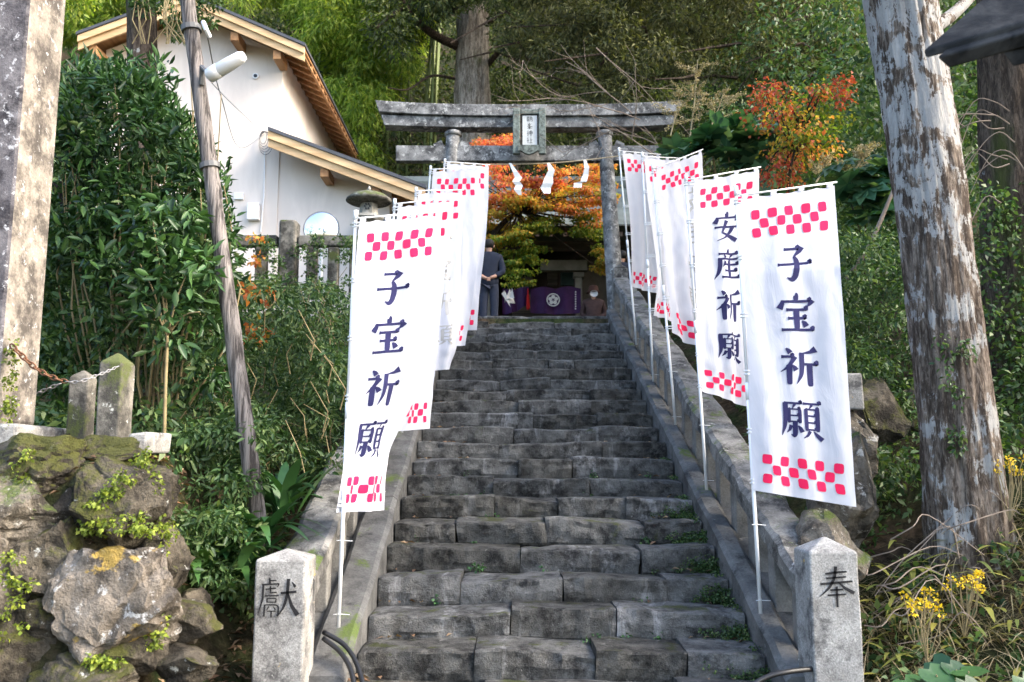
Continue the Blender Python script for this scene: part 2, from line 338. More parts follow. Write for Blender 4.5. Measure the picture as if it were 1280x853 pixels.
# ------------------------------------------------------------------ ground
RISE, TREAD, NST = .18, .437, 22
AX = .32; HW = 1.33                                   # axis and half width of the stairs
def step_y(n): return (12.7 + n) * TREAD
def step_z(n): return .205 + RISE * n
def sz(y): return min(max(.205 + RISE * (y / TREAD - 12.7), 0.), 4.165)
def sst(a, b, x): t = min(max((x - a) / (b - a), 0), 1); return t * t * (3 - 2 * t)
def H(x, y):
    s = sz(y)
    wob = .10 * noise.noise((x * .9, y * .9, 3.1)) + .03 * noise.noise((x * 3, y * 3, 1.7))
    stair = s - .5 if y < 15.0 else 4.09
    left = s + .02 + wob
    mound = 1.62 * sst(4.35, 4.95, y) * sst(-1.75, -2.35, x)
    left = max(left, mound + wob * .4 if y < 9 else 0)
    right = s + .05 + .45 * min(max(0, x - 2.2), 3.) * sst(4.6, 6.2, y) + wob + .12 * max(0, x - 5.2) * sst(4., 8, y)
    tl = sst(-1.42, -1.62, x); tr = sst(2.0, 2.2, x)
    z = stair * (1 - tl) * (1 - tr) + left * tl + right * tr
    if y > 25: z += min((y - 25) * .95, 42) * sst(25, 28, y)
    if abs(x) > 12: z += min(abs(x) - 12, 40) * .5 * sst(6, 14, y)
    return z
xs = np.concatenate([np.linspace(-400, -40, 10), np.linspace(-36, -8, 15), np.linspace(-7.5, 8, 94), np.linspace(9, 36, 14), np.linspace(40, 400, 10)])
ys = np.concatenate([np.linspace(-400, -10, 10), np.linspace(-8, 3.5, 8), np.linspace(3.7, 17, 96), np.linspace(17.6, 34, 22), np.linspace(36, 80, 14), np.linspace(100, 700, 8)])
V = np.array([(x, y, H(x, y)) for y in ys for x in xs]); nx = len(xs)
I, J = np.meshgrid(np.arange(len(ys) - 1), np.arange(nx - 1), indexing='ij'); a = (I * nx + J).ravel()
g = mesh_np('ground', V, np.stack([a, a + 1, a + nx + 1, a + nx], 1), M['ground'], smooth=True); tag(g, kind='structure')

# ------------------------------------------------------------------ stone stairs
stairs = thing('stone_staircase', (AX, step_y(0), 0), 'steep flight of dark worn stone steps leading up to the gate', 'stairs')
def stone_block(x0, x1, yf, zt, h, dep, seed, nseg, amp, slope=0.):
    """a worn slab: profile swept along X with uneven top, chipped nose and rough face"""
    vs = []; fs = []; n = nseg + 1; L = x1 - x0
    prof = [(dep, 0), (dep * .5, .004), (.12, .002), (.028, .0), (.006, -.005), (-.002, -.018), (.0, -.055), (-.002, -h * .48), (.004, -h * .66), (.014, -h * .86), (.035, -h), (dep, -h)]
    k = len(prof); o = Vector((seed * 3.1, seed * 7.7, seed)); skew = amp * 1.2 * noise.noise(o)
    for i in range(n):
        t = i / nseg; e0 = .004 + .015 * abs(noise.noise(o + Vector((5, 0, 0))))
        t = t + (.35 / nseg) * noise.noise(Vector((i * 1.7, seed, 0))) if 0 < i < nseg else t
        x = x0 + L * t; e = min(t, 1 - t) * L; rd = max(0, 1 - e / .035)
        chip = max(0, noise.noise(Vector((x * 5.5, seed, 2.)) * 1.0) - .18) * 2.2
        for j, (py, pz) in enumerate(prof):
            q = Vector((x * 1.7, py * 2.5, pz * 3)) + o
            dz = amp * .9 * noise.noise(q) + amp * .35 * noise.noise(q * 4.3); dy = amp * .9 * noise.noise(q + Vector((9, 3, 1))) + amp * .6 * noise.noise(q * 4.7 + Vector((4, 3, 1))) + amp * .4 * noise.noise(q * 11)
            if j in (0, k - 1): dy = 0
            dz += .024 * noise.noise((x * 1.1, zt * 4.7, 0)) * (1 if zt < 4.1 else 0); dy += .03 * noise.noise((x * 1.3, zt * 5.1, 6)) * (1 if 0 < j < k - 1 else 0)
            nose = chip * (.045 if j in (4, 5) else .018 if j in (3, 6) else 0)
            vs.append((x + (skew * pz * 6 * (1 if 0 < i < nseg else .6)), yf + py + dy + nose * .7 + rd * e0 * (1 if 1 < j < k - 1 else 0), zt + pz + dz * (1 if j < 8 else .3) - nose * .6 - rd * e0 * .7 * (j < 7) + slope * (t - .5)))
    for i in range(n - 1):
        for j in range(k): fs.append((i * k + j, (i + 1) * k + j, (i + 1) * k + (j + 1) % k, i * k + (j + 1) % k))
    fs += [tuple(range(k)), tuple(range((n - 1) * k, n * k))[::-1]]
    return vs, fs
for n in range(0, NST + 1):
    rs = random.Random(100 + n)
    cnt = rs.choice([3, 4, 4]) if n < 8 else rs.choice([3, 3, 4])
    if n in (1, 2): cnt = 4 if n == 1 else 3
    w = [rs.uniform(.55, 1.5) for _ in range(cnt)]; tot = sum(w); x = AX - HW
    for i, q in enumerate(w):
        x1 = x + q / tot * 2 * HW; gap = rs.uniform(.004, .012)
        z = step_z(n) + (rs.uniform(-.018, .018) if n < NST else 0.); yf = step_y(n) + rs.uniform(-.05, .045)
        sd = rs.uniform(0, 50); ns = 26 if n < 8 else 12
        vs, fs = stone_block(x + gap * .5, x1 - gap * .5, yf, z, RISE + .035, TREAD + .10, sd, ns, .034 if n < NST else .01, rs.uniform(-.035, .035) if n < NST else 0.)
        MB().add(vs, fs).build('step_stone', M['step'], stairs, smooth=True, sharp=17); x = x1
mb = MB()          # the packed bed under the slabs
prof = [(step_y(0) + .1, -.3)] + [(step_y(n) + .12 + TREAD * d, step_z(n) - .05) for n in range(0, NST + 1) for d in (0, .98)]
prof += [(step_y(NST) + .6, -.3)]
mb.prism([(AX - HW + .02, y, z) for y, z in prof], (2 * HW - .04, 0, 0)); mb.build('stair_bed', M['core'], stairs)

# ------------------------------------------------------------------ balustrades
def sloped(mb, x0, x1, y0, y1, lo, hi, seg=1, jit=0.):
    """a beam that follows the slope of the stairs between heights lo and hi above the nosing line"""
    n = seg + 1; vs = []; fs = []
    for i in range(n):
        y = y0 + (y1 - y0) * i / seg; s = .205 + RISE * (y / TREAD - 12.7)
        for (xx, hh) in ((x0, lo), (x1, lo), (x1, hi - .03), (x1 - .035, hi), (x0 + .035, hi), (x0, hi - .03)):
            q = Vector((xx * 3, y * 2.2, hh * 3)); q2 = q * 3.7
            vs.append((xx + jit * (noise.noise(q) + .5 * noise.noise(q2)), y, s + hh + jit * (noise.noise(q + Vector((5, 1, 2))) + .5 * noise.noise(q2))))
    for i in range(seg):
        for j in range(6): fs.append((i * 6 + j, i * 6 + (j + 1) % 6, (i + 1) * 6 + (j + 1) % 6, (i + 1) * 6 + j))
    fs += [(5, 4, 3, 2, 1, 0), tuple(range(seg * 6, seg * 6 + 6))]
    return mb.add(vs, fs)
def balustrade(xc, inner, label):
    s = 1 if xc > AX else -1
    t = thing('stone_balustrade', (xc, 5.6, sz(5.6)), label, 'balustrade')
    a, b2 = sorted((inner, xc - s * .09))
    y = 5.58
    for i in range(4):      # stringer stones
        y1 = y + 2.42; sloped(MB(), a, b2, y, y1 - .012, -.9, .10, 14, .012).build('stringer_stone', M['stringer'], t, smooth=False); y = y1
    sloped(MB(), xc - .13, xc + .13, 5.62, 15.3, -.9, .02, 20, .01).build('kerb_stone', M['stringer'], t)
    y = 5.62
    for i in range(5):      # coping stones
        y1 = y + 1.93; sloped(MB(), xc - .15, xc + .15, y, y1 - .012, .50, .66, 22, .03).build('coping_stone', M['rail'], t, smooth=False); y = y1
    y = 5.95
    while y < 15.2:
        h = .205 + RISE * (y / TREAD - 12.7)
        MB().box((xc - .075, y - .085, h - .05), (xc + .075, y + .085, h + .53), .008).build('baluster', M['baluster'], t, bevel=.012); y += .52
    mb = MB().box((xc - .13, 15.32, 4.0), (xc + .13, 15.58, 5.05)); mb.prism([(xc - .13, 15.32, 5.05), (xc + .13, 15.32, 5.05), (xc, 15.32, 5.13)], (0, .26, 0))
    mb.build('newel_post', M['rail'], t, bevel=.015)
    return t
XL, XR = AX - 1.70, AX + 1.61
balustrade(XL, AX - HW - .01, 'mossy stone balustrade on the left side of the steps, beside the leafy bank')
balustrade(XR, AX + HW + .01, 'lichened stone balustrade on the right side of the steps with pale square balusters')

# ------------------------------------------------------------------ brush lettering
# every glyph: strokes as lists of (x, y, width), unit square, y up
def h_(x0, y0, x1, y1=None, w=.05): y1 = y0 if y1 is None else y1; return [(x0, y0, w * 1.3), (x0 + .06, y0, w), (x1 - .07, y1, w), (x1 - .045, y1 + .035, w * 2.3), (x1, y1 - .01, .012)]
def v_(x, y0, y1, w=.105): return [(x - .02, y0, w * .8), (x, y0 - .05 * (y0 - y1), w), (x, y1 + .03, w * .92), (x, y1, w * .5)]
def s_(*p): return list(p)
GL = {
'子': [h_(.24, .88, .66), s_((.72, .92, .12), (.66, .82, .09), (.50, .67, .03)), s_((.50, .68, .05), (.57, .56, .10), (.58, .35, .115), (.53, .15, .11), (.44, .05, .09), (.30, .12, .015)), h_(.06, .47, .96)],
'宝': [v_(.5, 1.0, .84), s_((.13, .86, .04), (.12, .76, .09), (.05, .63, .12)), h_(.12, .82, .90), s_((.93, .84, .11), (.85, .74, .07), (.79, .68, .015)), h_(.22, .60, .80), h_(.26, .37, .76), v_(.5, .60, .08, .12), h_(.08, .06, .95), s_((.64, .30, .03), (.70, .24, .09), (.75, .15, .11))],
'祈': [s_((.16, .99, .03), (.22, .93, .08), (.27, .86, .10)), h_(.04, .76, .36), s_((.38, .77, .11), (.28, .60, .07), (.16, .45, .05), (.01, .34, .012)), v_(.22, .56, .0), s_((.28, .54, .02), (.35, .47, .08), (.40, .39, .10)), s_((.95, .98, .13), (.80, .90, .06), (.58, .86, .02)), s_((.57, .88, .10), (.57, .55, .10), (.54, .28, .085), (.40, .02, .012)), h_(.57, .57, 1.0), v_(.78, .57, -.02, .115)],
'願': [h_(.05, .93, .50, None, .04), s_((.08, .94, .09), (.085, .6, .09), (.06, .3, .07), (-.02, .05, .012)), s_((.31, .91, .06), (.25, .79, .015)), v_(.17, .79, .40, .06), h_(.17, .77, .46, None, .03), v_(.43, .77, .40, .07), h_(.17, .60, .44, None, .03), h_(.17, .44, .44, None, .03), s_((.31, .42, .085), (.31, .12, .085), (.28, .05, .06), (.21, .10, .012)), s_((.22, .34, .07), (.18, .22, .05), (.11, .14, .012)), s_((.38, .34, .02), (.43, .27, .07), (.48, .17, .085)), h_(.52, .94, 1.0, None, .04), s_((.77, .92, .06), (.69, .80, .015)), v_(.60, .81, .22, .075), h_(.60, .79, .95, None, .035), v_(.90, .80, .22, .085), h_(.60, .62, .90, None, .032), h_(.60, .44, .90, None, .032), h_(.60, .26, .90, None, .032), s_((.69, .22, .07), (.62, .10, .05), (.50, .02, .012)), s_((.79, .22, .02), (.88, .12, .07), (1.0, .01, .09))],
'安': [v_(.5, 1.0, .84), s_((.13, .86, .04), (.12, .76, .09), (.05, .63, .12)), h_(.12, .82, .90), s_((.93, .84, .11), (.85, .74, .07), (.79, .68, .015)), h_(.04, .48, .97), s_((.48, .72, .11), (.38, .46, .09), (.28, .27, .05), (.45, .22, .07), (.66, .12, .09), (.86, -.02, .11)), s_((.72, .48, .10), (.62, .28, .08), (.42, .10, .05), (.10, -.01, .012))],
'産': [v_(.5, 1.0, .87), h_(.12, .86, .90), s_((.31, .84, .02), (.37, .72, .08)), s_((.70, .84, .08), (.60, .72, .02)), h_(.10, .68, .96), s_((.16, .69, .10), (.16, .40, .10), (.11, .18, .07), (-.01, -.02, .012)), s_((.37, .60, .09), (.31, .48, .05), (.25, .40, .012)), h_(.33, .49, .92), v_(.58, .64, .04), h_(.33, .27, .88), h_(.20, .04, .99)],
'奉': [s_((.2, .80, .05), (.5, .84, .06), (.80, .86, .05)), s_((.22, .68, .05), (.5, .70, .05), (.78, .72, .04)), s_((.05, .52, .06), (.5, .56, .06), (.95, .60, .05)), s_((.50, 1.0, .09), (.46, .70, .08), (.30, .42, .07), (.02, .18, .015)), s_((.55, .58, .03), (.72, .42, .08), (.98, .28, .10)), s_((.32, .36, .05), (.68, .38, .05)), s_((.24, .22, .05), (.76, .25, .05)), s_((.50, .46, .07), (.50, -.10, .06))],
'獻': [s_((.26, .99, .05), (.27, .84, .06)), s_((.27, .92, .04), (.44, .93, .03)), s_((.06, .82, .04), (.52, .84, .04), (.47, .76, .02)), s_((.10, .82, .06), (.09, .45, .06), (-.02, .04, .012)), s_((.16, .70, .035), (.44, .73, .035)), s_((.29, .78, .05), (.29, .61, .04), (.46, .62, .03)), s_((.14, .53, .035), (.52, .54, .035)), s_((.21, .47, .04), (.21, .36, .04)), s_((.21, .46, .03), (.45, .47, .03), (.44, .36, .04)), s_((.21, .37, .03), (.45, .37, .03)), s_((.15, .30, .05), (.14, .0, .045)), s_((.15, .30, .03), (.52, .30, .04), (.51, .02, .05), (.46, .05, .015)), s_((.26, .26, .04), (.21, .16, .02)), s_((.38, .26, .02), (.44, .17, .04)), s_((.22, .14, .03), (.45, .14, .03)), s_((.33, .14, .04), (.33, -.02, .04)), s_((.56, .60, .06), (.98, .64, .06)), s_((.76, .97, .09), (.74, .55, .08), (.66, .25, .07), (.50, .0, .015)), s_((.76, .58, .05), (.86, .28, .09), (1.03, .04, .12)), s_((.86, .88, .03), (.95, .76, .08))],
'朝': [s_((.03, .84, .06), (.5, .86, .06)), s_((.26, .98, .08), (.26, .72, .08)), s_((.1, .70, .07), (.1, .40, .07)), s_((.1, .70, .05), (.43, .70, .06), (.43, .40, .07)), s_((.1, .55, .05), (.43, .55, .05)), s_((.1, .41, .05), (.43, .41, .05)), s_((.0, .25, .06), (.52, .27, .06)), s_((.26, .40, .08), (.26, -.02, .07)), s_((.62, .92, .08), (.62, .4, .08), (.52, .0, .03)), s_((.62, .9, .06), (.93, .9, .08), (.93, .05, .09), (.82, .08, .03)), s_((.62, .65, .05), (.93, .65, .05)), s_((.62, .42, .05), (.93, .42, .05))],
'峯': [s_((.5, 1.0, .09), (.5, .74, .08)), s_((.25, .88, .08), (.25, .72, .06), (.76, .74, .06), (.76, .9, .08)), s_((.42, .7, .07), (.1, .42, .03)), s_((.35, .62, .06), (.66, .62, .07), (.45, .47, .05), (.08, .34, .02)), s_((.4, .56, .04), (.7, .43, .07), (.95, .36, .09)), s_((.3, .33, .05), (.72, .34, .05)), s_((.3, .22, .05), (.72, .23, .05)), s_((.12, .1, .06), (.9, .12, .06)), s_((.5, .4, .08), (.5, -.06, .07))],
'神': [s_((.2, .98, .04), (.28, .88, .09)), s_((.05, .76, .06), (.4, .78, .07), (.2, .5, .06), (.02, .36, .02)), s_((.24, .55, .09), (.24, .0, .08)), s_((.3, .5, .03), (.41, .4, .08)), s_((.52, .82, .08), (.52, .34, .08)), s_((.52, .8, .06), (.93, .8, .08), (.93, .34, .08)), s_((.52, .58, .05), (.93, .58, .05)), s_((.52, .37, .05), (.93, .37, .05)), s_((.72, 1.0, .09), (.72, -.04, .08))],
'社': [s_((.2, .98, .04), (.28, .88, .09)), s_((.05, .76, .06), (.4, .78, .07), (.2, .5, .06), (.02, .36, .02)), s_((.24, .55, .09), (.24, .0, .08)), s_((.3, .5, .03), (.41, .4, .08)), s_((.52, .56, .06), (.95, .58, .06)), s_((.72, .92, .09), (.72, .08, .08)), s_((.44, .06, .06), (1.0, .08, .07))],
}
def glyph_polys(ch, res=5, wt=1.42):
    """strokes -> quads in the unit square"""
    out = []
    for st in GL[ch]:
        pts = np.array(st, float); n = len(pts); k = (n - 1) * res + 1
        tt = np.linspace(0, n - 1, k); C = np.stack([np.interp(tt, np.arange(n), pts[:, j]) for j in range(3)], 1)
        if n > 3 and len(st) != 5:
            for _ in range(2): C[1:-1] = (C[:-2] + 2 * C[1:-1] + C[2:]) / 4
        d = np.gradient(C[:, :2], axis=0); d = d / np.maximum(np.linalg.norm(d, axis=1, keepdims=True), 1e-9)
        nn = np.stack([-d[:, 1], d[:, 0]], 1) * C[:, 2:3] / 2 * wt
        A = C[:, :2] + nn; B = C[:, :2] - nn
        for i in range(k - 1): out.append([A[i], A[i + 1], B[i + 1], B[i]])
    return out

# ------------------------------------------------------------------ banners
def crom(pts, t):
    n = len(pts) - 1; f = min(max(t, 0), 1) * n; i = min(int(f), n - 1); f -= i
    g = lambda j: np.array(pts[min(max(j, 0), n)], float)
    p0, p1, p2, p3 = g(i - 1), g(i), g(i + 1), g(i + 2)
    if i == 0: p0 = 2 * p1 - p2
    if i + 1 == n: p3 = 2 * p2 - p1
    return .5 * ((2 * p1) + (-p0 + p2) * f + (2 * p0 - 5 * p1 + 4 * p2 - p3) * f * f + (-p0 + 3 * p1 - 3 * p2 + p3) * f ** 3)
BW = .66
def banner(label, Y, base, top, left, right, text, sgn=1, amp=.016, ph=0., freq=1.6, tcol='navy', tu=.5, mirror=False, ts=1., bands=(.045, .875)):
    pb, pt = P(*base, Y), P(*top, Y)
    t = thing('banner', pb, label, 'banner', 'white prayer banners along the steps')
    edge = {}
    def ends(v):
        if v in edge: return edge[v]
        l = crom(left, v); r = crom(right, v); dx = (r[0] - l[0]) / F * Y
        dY = sgn * math.sqrt(max(0., BW * BW - dx * dx)) * .75
        a = P(l[0], l[1], Y); b = P(r[0], r[1], Y + dY); edge[v] = (a, b); return a, b
    def S(u, v, off=0.):
        a, b = ends(v); p = a.lerp(b, u); w = (b - a).normalized(); n = Vector((w.y, -w.x, 0)).normalized()
        if n.y > 0: n = -n
        e = math.sin(math.pi * min(1, u * .9 + .05)) ** .6 * (.25 + .75 * min(1., v * 1.3))
        f = 1.35 * amp * e * (math.sin(2 * math.pi * (freq * u + ph + .35 * v)) + .6 * math.sin(2 * math.pi * (freq * 2.3 * u + ph * 3 - .6 * v)))
        f += amp * 2.6 * e * noise.noise((u * 1.7 + ph * 9, v * 2.4, ph)) + amp * .9 * e * noise.noise((u * 5 + v * 3 + ph * 5, v * 3 - u * 2, ph + 4)) + amp * .45 * noise.noise((u * 9 + ph, v * 16, 3)) * min(1, u * 6)
        sag = -.012 * math.sin(math.pi * ((u * 5) % 1)) if v < .02 else 0
        return p + n * (f + off) + Vector((0, 0, sag))
    nu, nv = 26, 60
    vs = [S(i / nu, j / nv) for j in range(nv + 1) for i in range(nu + 1)]
    fs = [(j * (nu + 1) + i, j * (nu + 1) + i + 1, (j + 1) * (nu + 1) + i + 1, (j + 1) * (nu + 1) + i) for j in range(nv) for i in range(nu)]
    cl = MB().add(vs, fs).build('cloth', M['cloth'], t, smooth=True)
    OFF = .0035
    for v0 in bands:        # chequered bands: 5-4-5 squares
        mb = MB()
        for r in range(3):
            for c in range(9):
                if (c + r) % 2: continue
                u0 = .10 + (c + .5) * .80 / 9 + random.uniform(-.006, .006); va = v0 + (r + .5) * .031 + random.uniform(-.0015, .0015); wu = .80 / 18 * random.uniform(.98, 1.05); wv_ = .0155; tl = random.uniform(-.18, .18)
                mm = [S(u0, va, OFF)]      # a square with softened corners
                for k in range(24):
                    t_ = 2 * math.pi * k / 24; cx, sy_ = math.cos(t_), math.sin(t_); m_ = (abs(cx) ** 5 + abs(sy_) ** 5) ** .2; cx /= m_; sy_ /= m_
                    mm.append(S(u0 + (cx + tl * sy_) * wu, va + sy_ * wv_, OFF))
                mb.add(mm, [(0, 1 + k, 1 + (k + 1) % 24) for k in range(24)])
        mb.build('check_band', M['pink'], cl, smooth=True)
    if text:
        vc = [.235, .40, .575, .75]
        for ch, v in zip(text, vc):
            mb = MB()
            for q in glyph_polys(ch):
                mb.add([S(tu + ((x - .5) * .40 * ts) * (-1 if mirror else 1), v - (y - .5) * .122, OFF) for x, y in q], [(0, 1, 2, 3)])
            mb.build('character', M[tcol], cl, smooth=True)
    # pole with sleeves, rod and loops
    d = (pt - pb); back = Vector((0, .022, 0))
    mb = MB().tube([pb + back, pb + back + d * .52], .0135, 10); mb.tube([pb + back + d * .5, pt + back], .011, 10); mb.tube([pb + back + d * .49, pb + back + d * .53], .017, 10)
    mb.tube([pt + back - d * .012, pt + back + d * .012], .016, 10)
    mb.build('pole', M['pvc'], t, smooth=True)
    a, b = S(0, 0), S(1, 0); up = Vector((0, 0, .022))
    w = (b - a).normalized()
    MB().tube([pt + back + Vector((0, 0, -.01)), a + up, b + up + w * .02], .0065, 8).build('top_rod', M['pvc'], t, smooth=True)
    for u in (.04, .34, .64, .95):
        p = S(u, 0); e = w * .02; fw = Vector((w.y, -w.x, 0)) * .009
        MB().add([p - e - fw, p + e - fw, p + e - fw + up * 1.4, p - e - fw + up * 1.4, p - e + fw, p + e + fw, p + e + fw + up * 1.4, p - e + fw + up * 1.4], [(0, 1, 2, 3), (4, 7, 6, 5), (3, 2, 6, 7)]).build('loop', M['cloth'], t)
    for v in (.01, .2, .4, .6, .8, .97):
        p = S(0, v); f = min(1, max(0, (p.z - pb.z) / d.z)); q = pb + back + d * f
        mb = MB()
        for z in (-.012, .012): mb.tube([p + Vector((.01, 0, z)), p.lerp(q, .5) + Vector((0, -.012, z)), q + Vector((-.014, -.008, z)), q + Vector((-.014, .014, z))], .006, 5)
        mb.build('tie_loop', M['pvc'], t)
    for k in (.03, .2):
        q = pb + back + d * k
        MB().tube([q + Vector((-.03, -.018, .0)), q + Vector((.0, -.016, .002)), q + Vector((.07, .0, -.004))], .0022, 5).build('tie_wire', M['lamp'], t)
    return t
mk = '子宝祈願'; az = '安産祈願'
banner('front left white banner lettered 子宝祈願, bottom edge swept towards the bank', 5.85, (422, 785), (444, 268), [(449, 277), (443, 350), (439, 423), (436, 497), (431, 570), (420, 641)], [(552, 268), (547, 342), (539, 416), (523, 490), (490, 566), (482, 638)], mk, 1, .02, .1, 1.3, tu=.46, ts=1.02)
banner('white banner directly behind the front left one, its lower red checks showing beside the steps', 7.4, (470, 626), (493, 252), [(497, 258), (491, 330), (486, 400), (481, 470), (477, 541)], [(568, 250), (557, 330), (550, 400), (543, 470), (537, 536)], az, 1, .02, .4, 1.4)
banner('third white banner from the front on the left with a rounded blank lower corner', 8.9, (502, 541), (520, 237), [(523, 241), (518, 300), (514, 360), (511, 420), (510, 466)], [(578, 240), (577, 300), (575, 360), (572, 420), (562, 462)], mk, 1, .03, .7, 1.5, tcol='ink_grey', tu=.62, bands=(.045,))
banner('fourth white banner on the left with full chequered band below the gate crossbeam', 10.4, (518, 487), (538, 210), [(541, 214), (537, 270), (534, 330), (532, 385), (530, 436)], [(599, 212), (598, 270), (596, 325), (590, 380), (582, 432)], None, 1, .022, .25, 1.2)
banner('rearmost white banner on the left, edge beside the man in the suit', 11.9, (534, 441), (556, 201), [(559, 204), (555, 255), (552, 310), (549, 362), (548, 412)], [(611, 208), (610, 260), (606, 312), (600, 362), (596, 413)], None, 1, .022, .55, 1.1)
banner('front right white banner with large clear navy characters 子宝祈願, nearest the tall tree', 6.05, (952, 768), (921, 238), [(926, 248), (930, 340), (934, 430), (937, 520), (941, 613)], [(1043, 232), (1050, 330), (1057, 430), (1063, 530), (1070, 634)], mk, 1, .015, .8, 1.1, tu=.52)
banner('white banner lettered 安産祈願, second from the front on the right', 7.75, (884, 613), (858, 222), [(866, 227), (868, 290), (871, 360), (875, 430), (879, 489)], [(949, 212), (948, 285), (947, 360), (945, 440), (944, 513)], az, 1, .024, .35, 1.5)
banner('third white banner from the front on the right, grey lettering showing through its billowing cloth', 9.23, (845, 531), (816, 208), [(820, 213), (824, 262), (829, 312), (834, 362), (840, 416)], [(877, 190), (880, 250), (882, 315), (884, 380), (886, 446)], az, 1, .04, .15, 1.0, tcol='ink_grey', tu=.76, mirror=True, ts=.8)
banner('fourth white banner on the right, lower checked corner flicked outward', 10.7, (817, 477), (803, 193), [(806, 198), (810, 250), (816, 300), (820, 350), (816, 392)], [(850, 200), (850, 260), (848, 315), (843, 365), (840, 402)], None, 1, .03, .9, 1.6)
banner('rearmost white banner on the right beside the gate pillar', 12.1, (796, 431), (774, 187), [(778, 191), (783, 232), (788, 275), (790, 318), (789, 358)], [(825, 195), (826, 240), (826, 285), (824, 328), (820, 367)], None, 1, .02, .6, 1.3)

# ------------------------------------------------------------------ dedication posts
def post(name, x0, x1, y0, dep, z0, zs, zp, mat, label, cat, glyph=None, gz=0, gs=.2, gx=.5, lean=0):
    t = thing(name, ((x0 + x1) / 2, y0 + dep / 2, z0), label, cat)
    cx, cy = (x0 + x1) / 2, y0 + dep / 2; n = 10; vs = []; fs = []
    rows = [z0 + (zs - z0) * i / n for i in range(n + 1)]
    for z in rows:
        for px, py in ((x0, y0), (x1, y0), (x1, y0 + dep), (x0, y0 + dep)):
            q = Vector((px * 4, py * 4, z * 4)); vs.append((px + .004 * noise.noise(q), py + .004 * noise.noise(q + Vector((3, 3, 3))), z))
    for i in range(n):
        for k in range(4): fs.append((i * 4 + k, i * 4 + (k + 1) % 4, i * 4 + 4 + (k + 1) % 4, i * 4 + 4 + k))
    vs.append((cx, cy, zp)); a = n * 4
    fs += [(a + k, a + (k + 1) % 4, a + 4) for k in range(4)] + [(3, 2, 1, 0)]
    sh = MB().add(vs, fs).build('shaft', mat, t, bevel=.012)
    if glyph:
        mb = MB()
        for q in glyph_polys(glyph, 5, 1.0):
            mb.add([(x0 + (x1 - x0) * gx + (x - .5) * gs, y0 - .0065, gz + (y - .5) * gs) for x, y in q], [(0, 1, 2, 3)])
        mb.build('lettering', M['carved'], sh)
    return t
post('stone_post', -1.535, -1.235, 5.4, .30, -.1, 1.03, 1.085, M['granite'], 'granite gatepost carved 獻, on the bank side left of the steps', 'stone post', '獻', .815, .225, .48)
post('stone_post', 1.78, 2.075, 5.4, .30, -.1, 1.075, 1.16, M['granite'], 'brighter granite gatepost carved 奉, right of the steps near the yellow flowers', 'stone post', '奉', .885, .215, .52)

# ------------------------------------------------------------------ stone gate
YT = 15.95
gate = thing('torii_gate', (AX, YT, 4.16), 'grey lichened stone shrine gate with double crossbeams at the top of the steps', 'gate')
def wz(y, Y): return P(640, y, Y).z
for s in (-1, 1):
    a = Vector((AX + s * 1.62, YT, 4.05)); b = Vector((AX + s * 1.43, YT, wz(165, YT)))
    pts = [a.lerp(b, i / 12) for i in range(13)]
    MB().tube(pts, [.165 - .035 * i / 12 for i in range(13)], 24).build('pillar', M['torii'], gate, smooth=True)
    MB().lathe((b.x, YT, b.z - .10), [(.13, 0), (.165, .02), (.165, .075), (.135, .10)], 24).build('collar', M['torii'], gate, smooth=True)
    MB().lathe((a.x, YT, 4.1), [(.27, 0), (.27, .12), (.20, .2)], 24).build('footing', M['torii'], gate)
zk0, zk1, zk2 = wz(163, YT), wz(150, YT), wz(136, YT); hwk = 2.9
def beam(name, hw, z0, z1, dep, rise, pw, cut0, cut1, mat, seg=28):
    vs = []; fs = []
    for i in range(seg + 1):
        t = -1 + 2 * i / seg; up = rise * abs(t) ** pw
        for (yy, zz, cu) in ((-dep, z0, cut0), (dep, z0, cut0), (dep, z1, cut1), (-dep, z1, cut1)):
            vs.append((AX + t * (hw + cu), YT + yy, zz + up + .006 * noise.noise((t * 9, yy * 5, zz * 3))))
    for i in range(seg):
        for j in range(4): fs.append((i * 4 + j, i * 4 + (j + 1) % 4, i * 4 + 4 + (j + 1) % 4, i * 4 + 4 + j))
    fs += [(3, 2, 1, 0), tuple(range(seg * 4, seg * 4 + 4))]
    return MB().add(vs, fs).build(name, mat, gate, bevel=.01)
beam('lower_lintel', 2.72, zk0, zk1 - .003, .15, .05, 3, .0, .06, M['torii'])
beam('top_lintel', 2.82, zk1, zk2, .21, .085, 3, .0, .07, M['torii'])
zn0, zn1 = wz(203, YT), wz(184, YT)
beam('tie_beam', 2.50, zn0, zn1, .085, 0, 2, 0, 0, M['torii'], 10)
for s in (-1, 1):
    for q in (-1, 1):
        xx = AX + s * 1.46 + q * .235; MB().prism([(xx - .10, YT - .07, zn1 + .004), (xx + .10, YT - .07, zn1 + .004), (xx + (.10 if q > 0 else .04), YT - .07, zn1 + (.04 if q > 0 else .11)), (xx - (.04 if q > 0 else .10), YT - .07, zn1 + (.11 if q > 0 else .04))], (0, .14, 0)).build('wedge', M['torii'], gate)
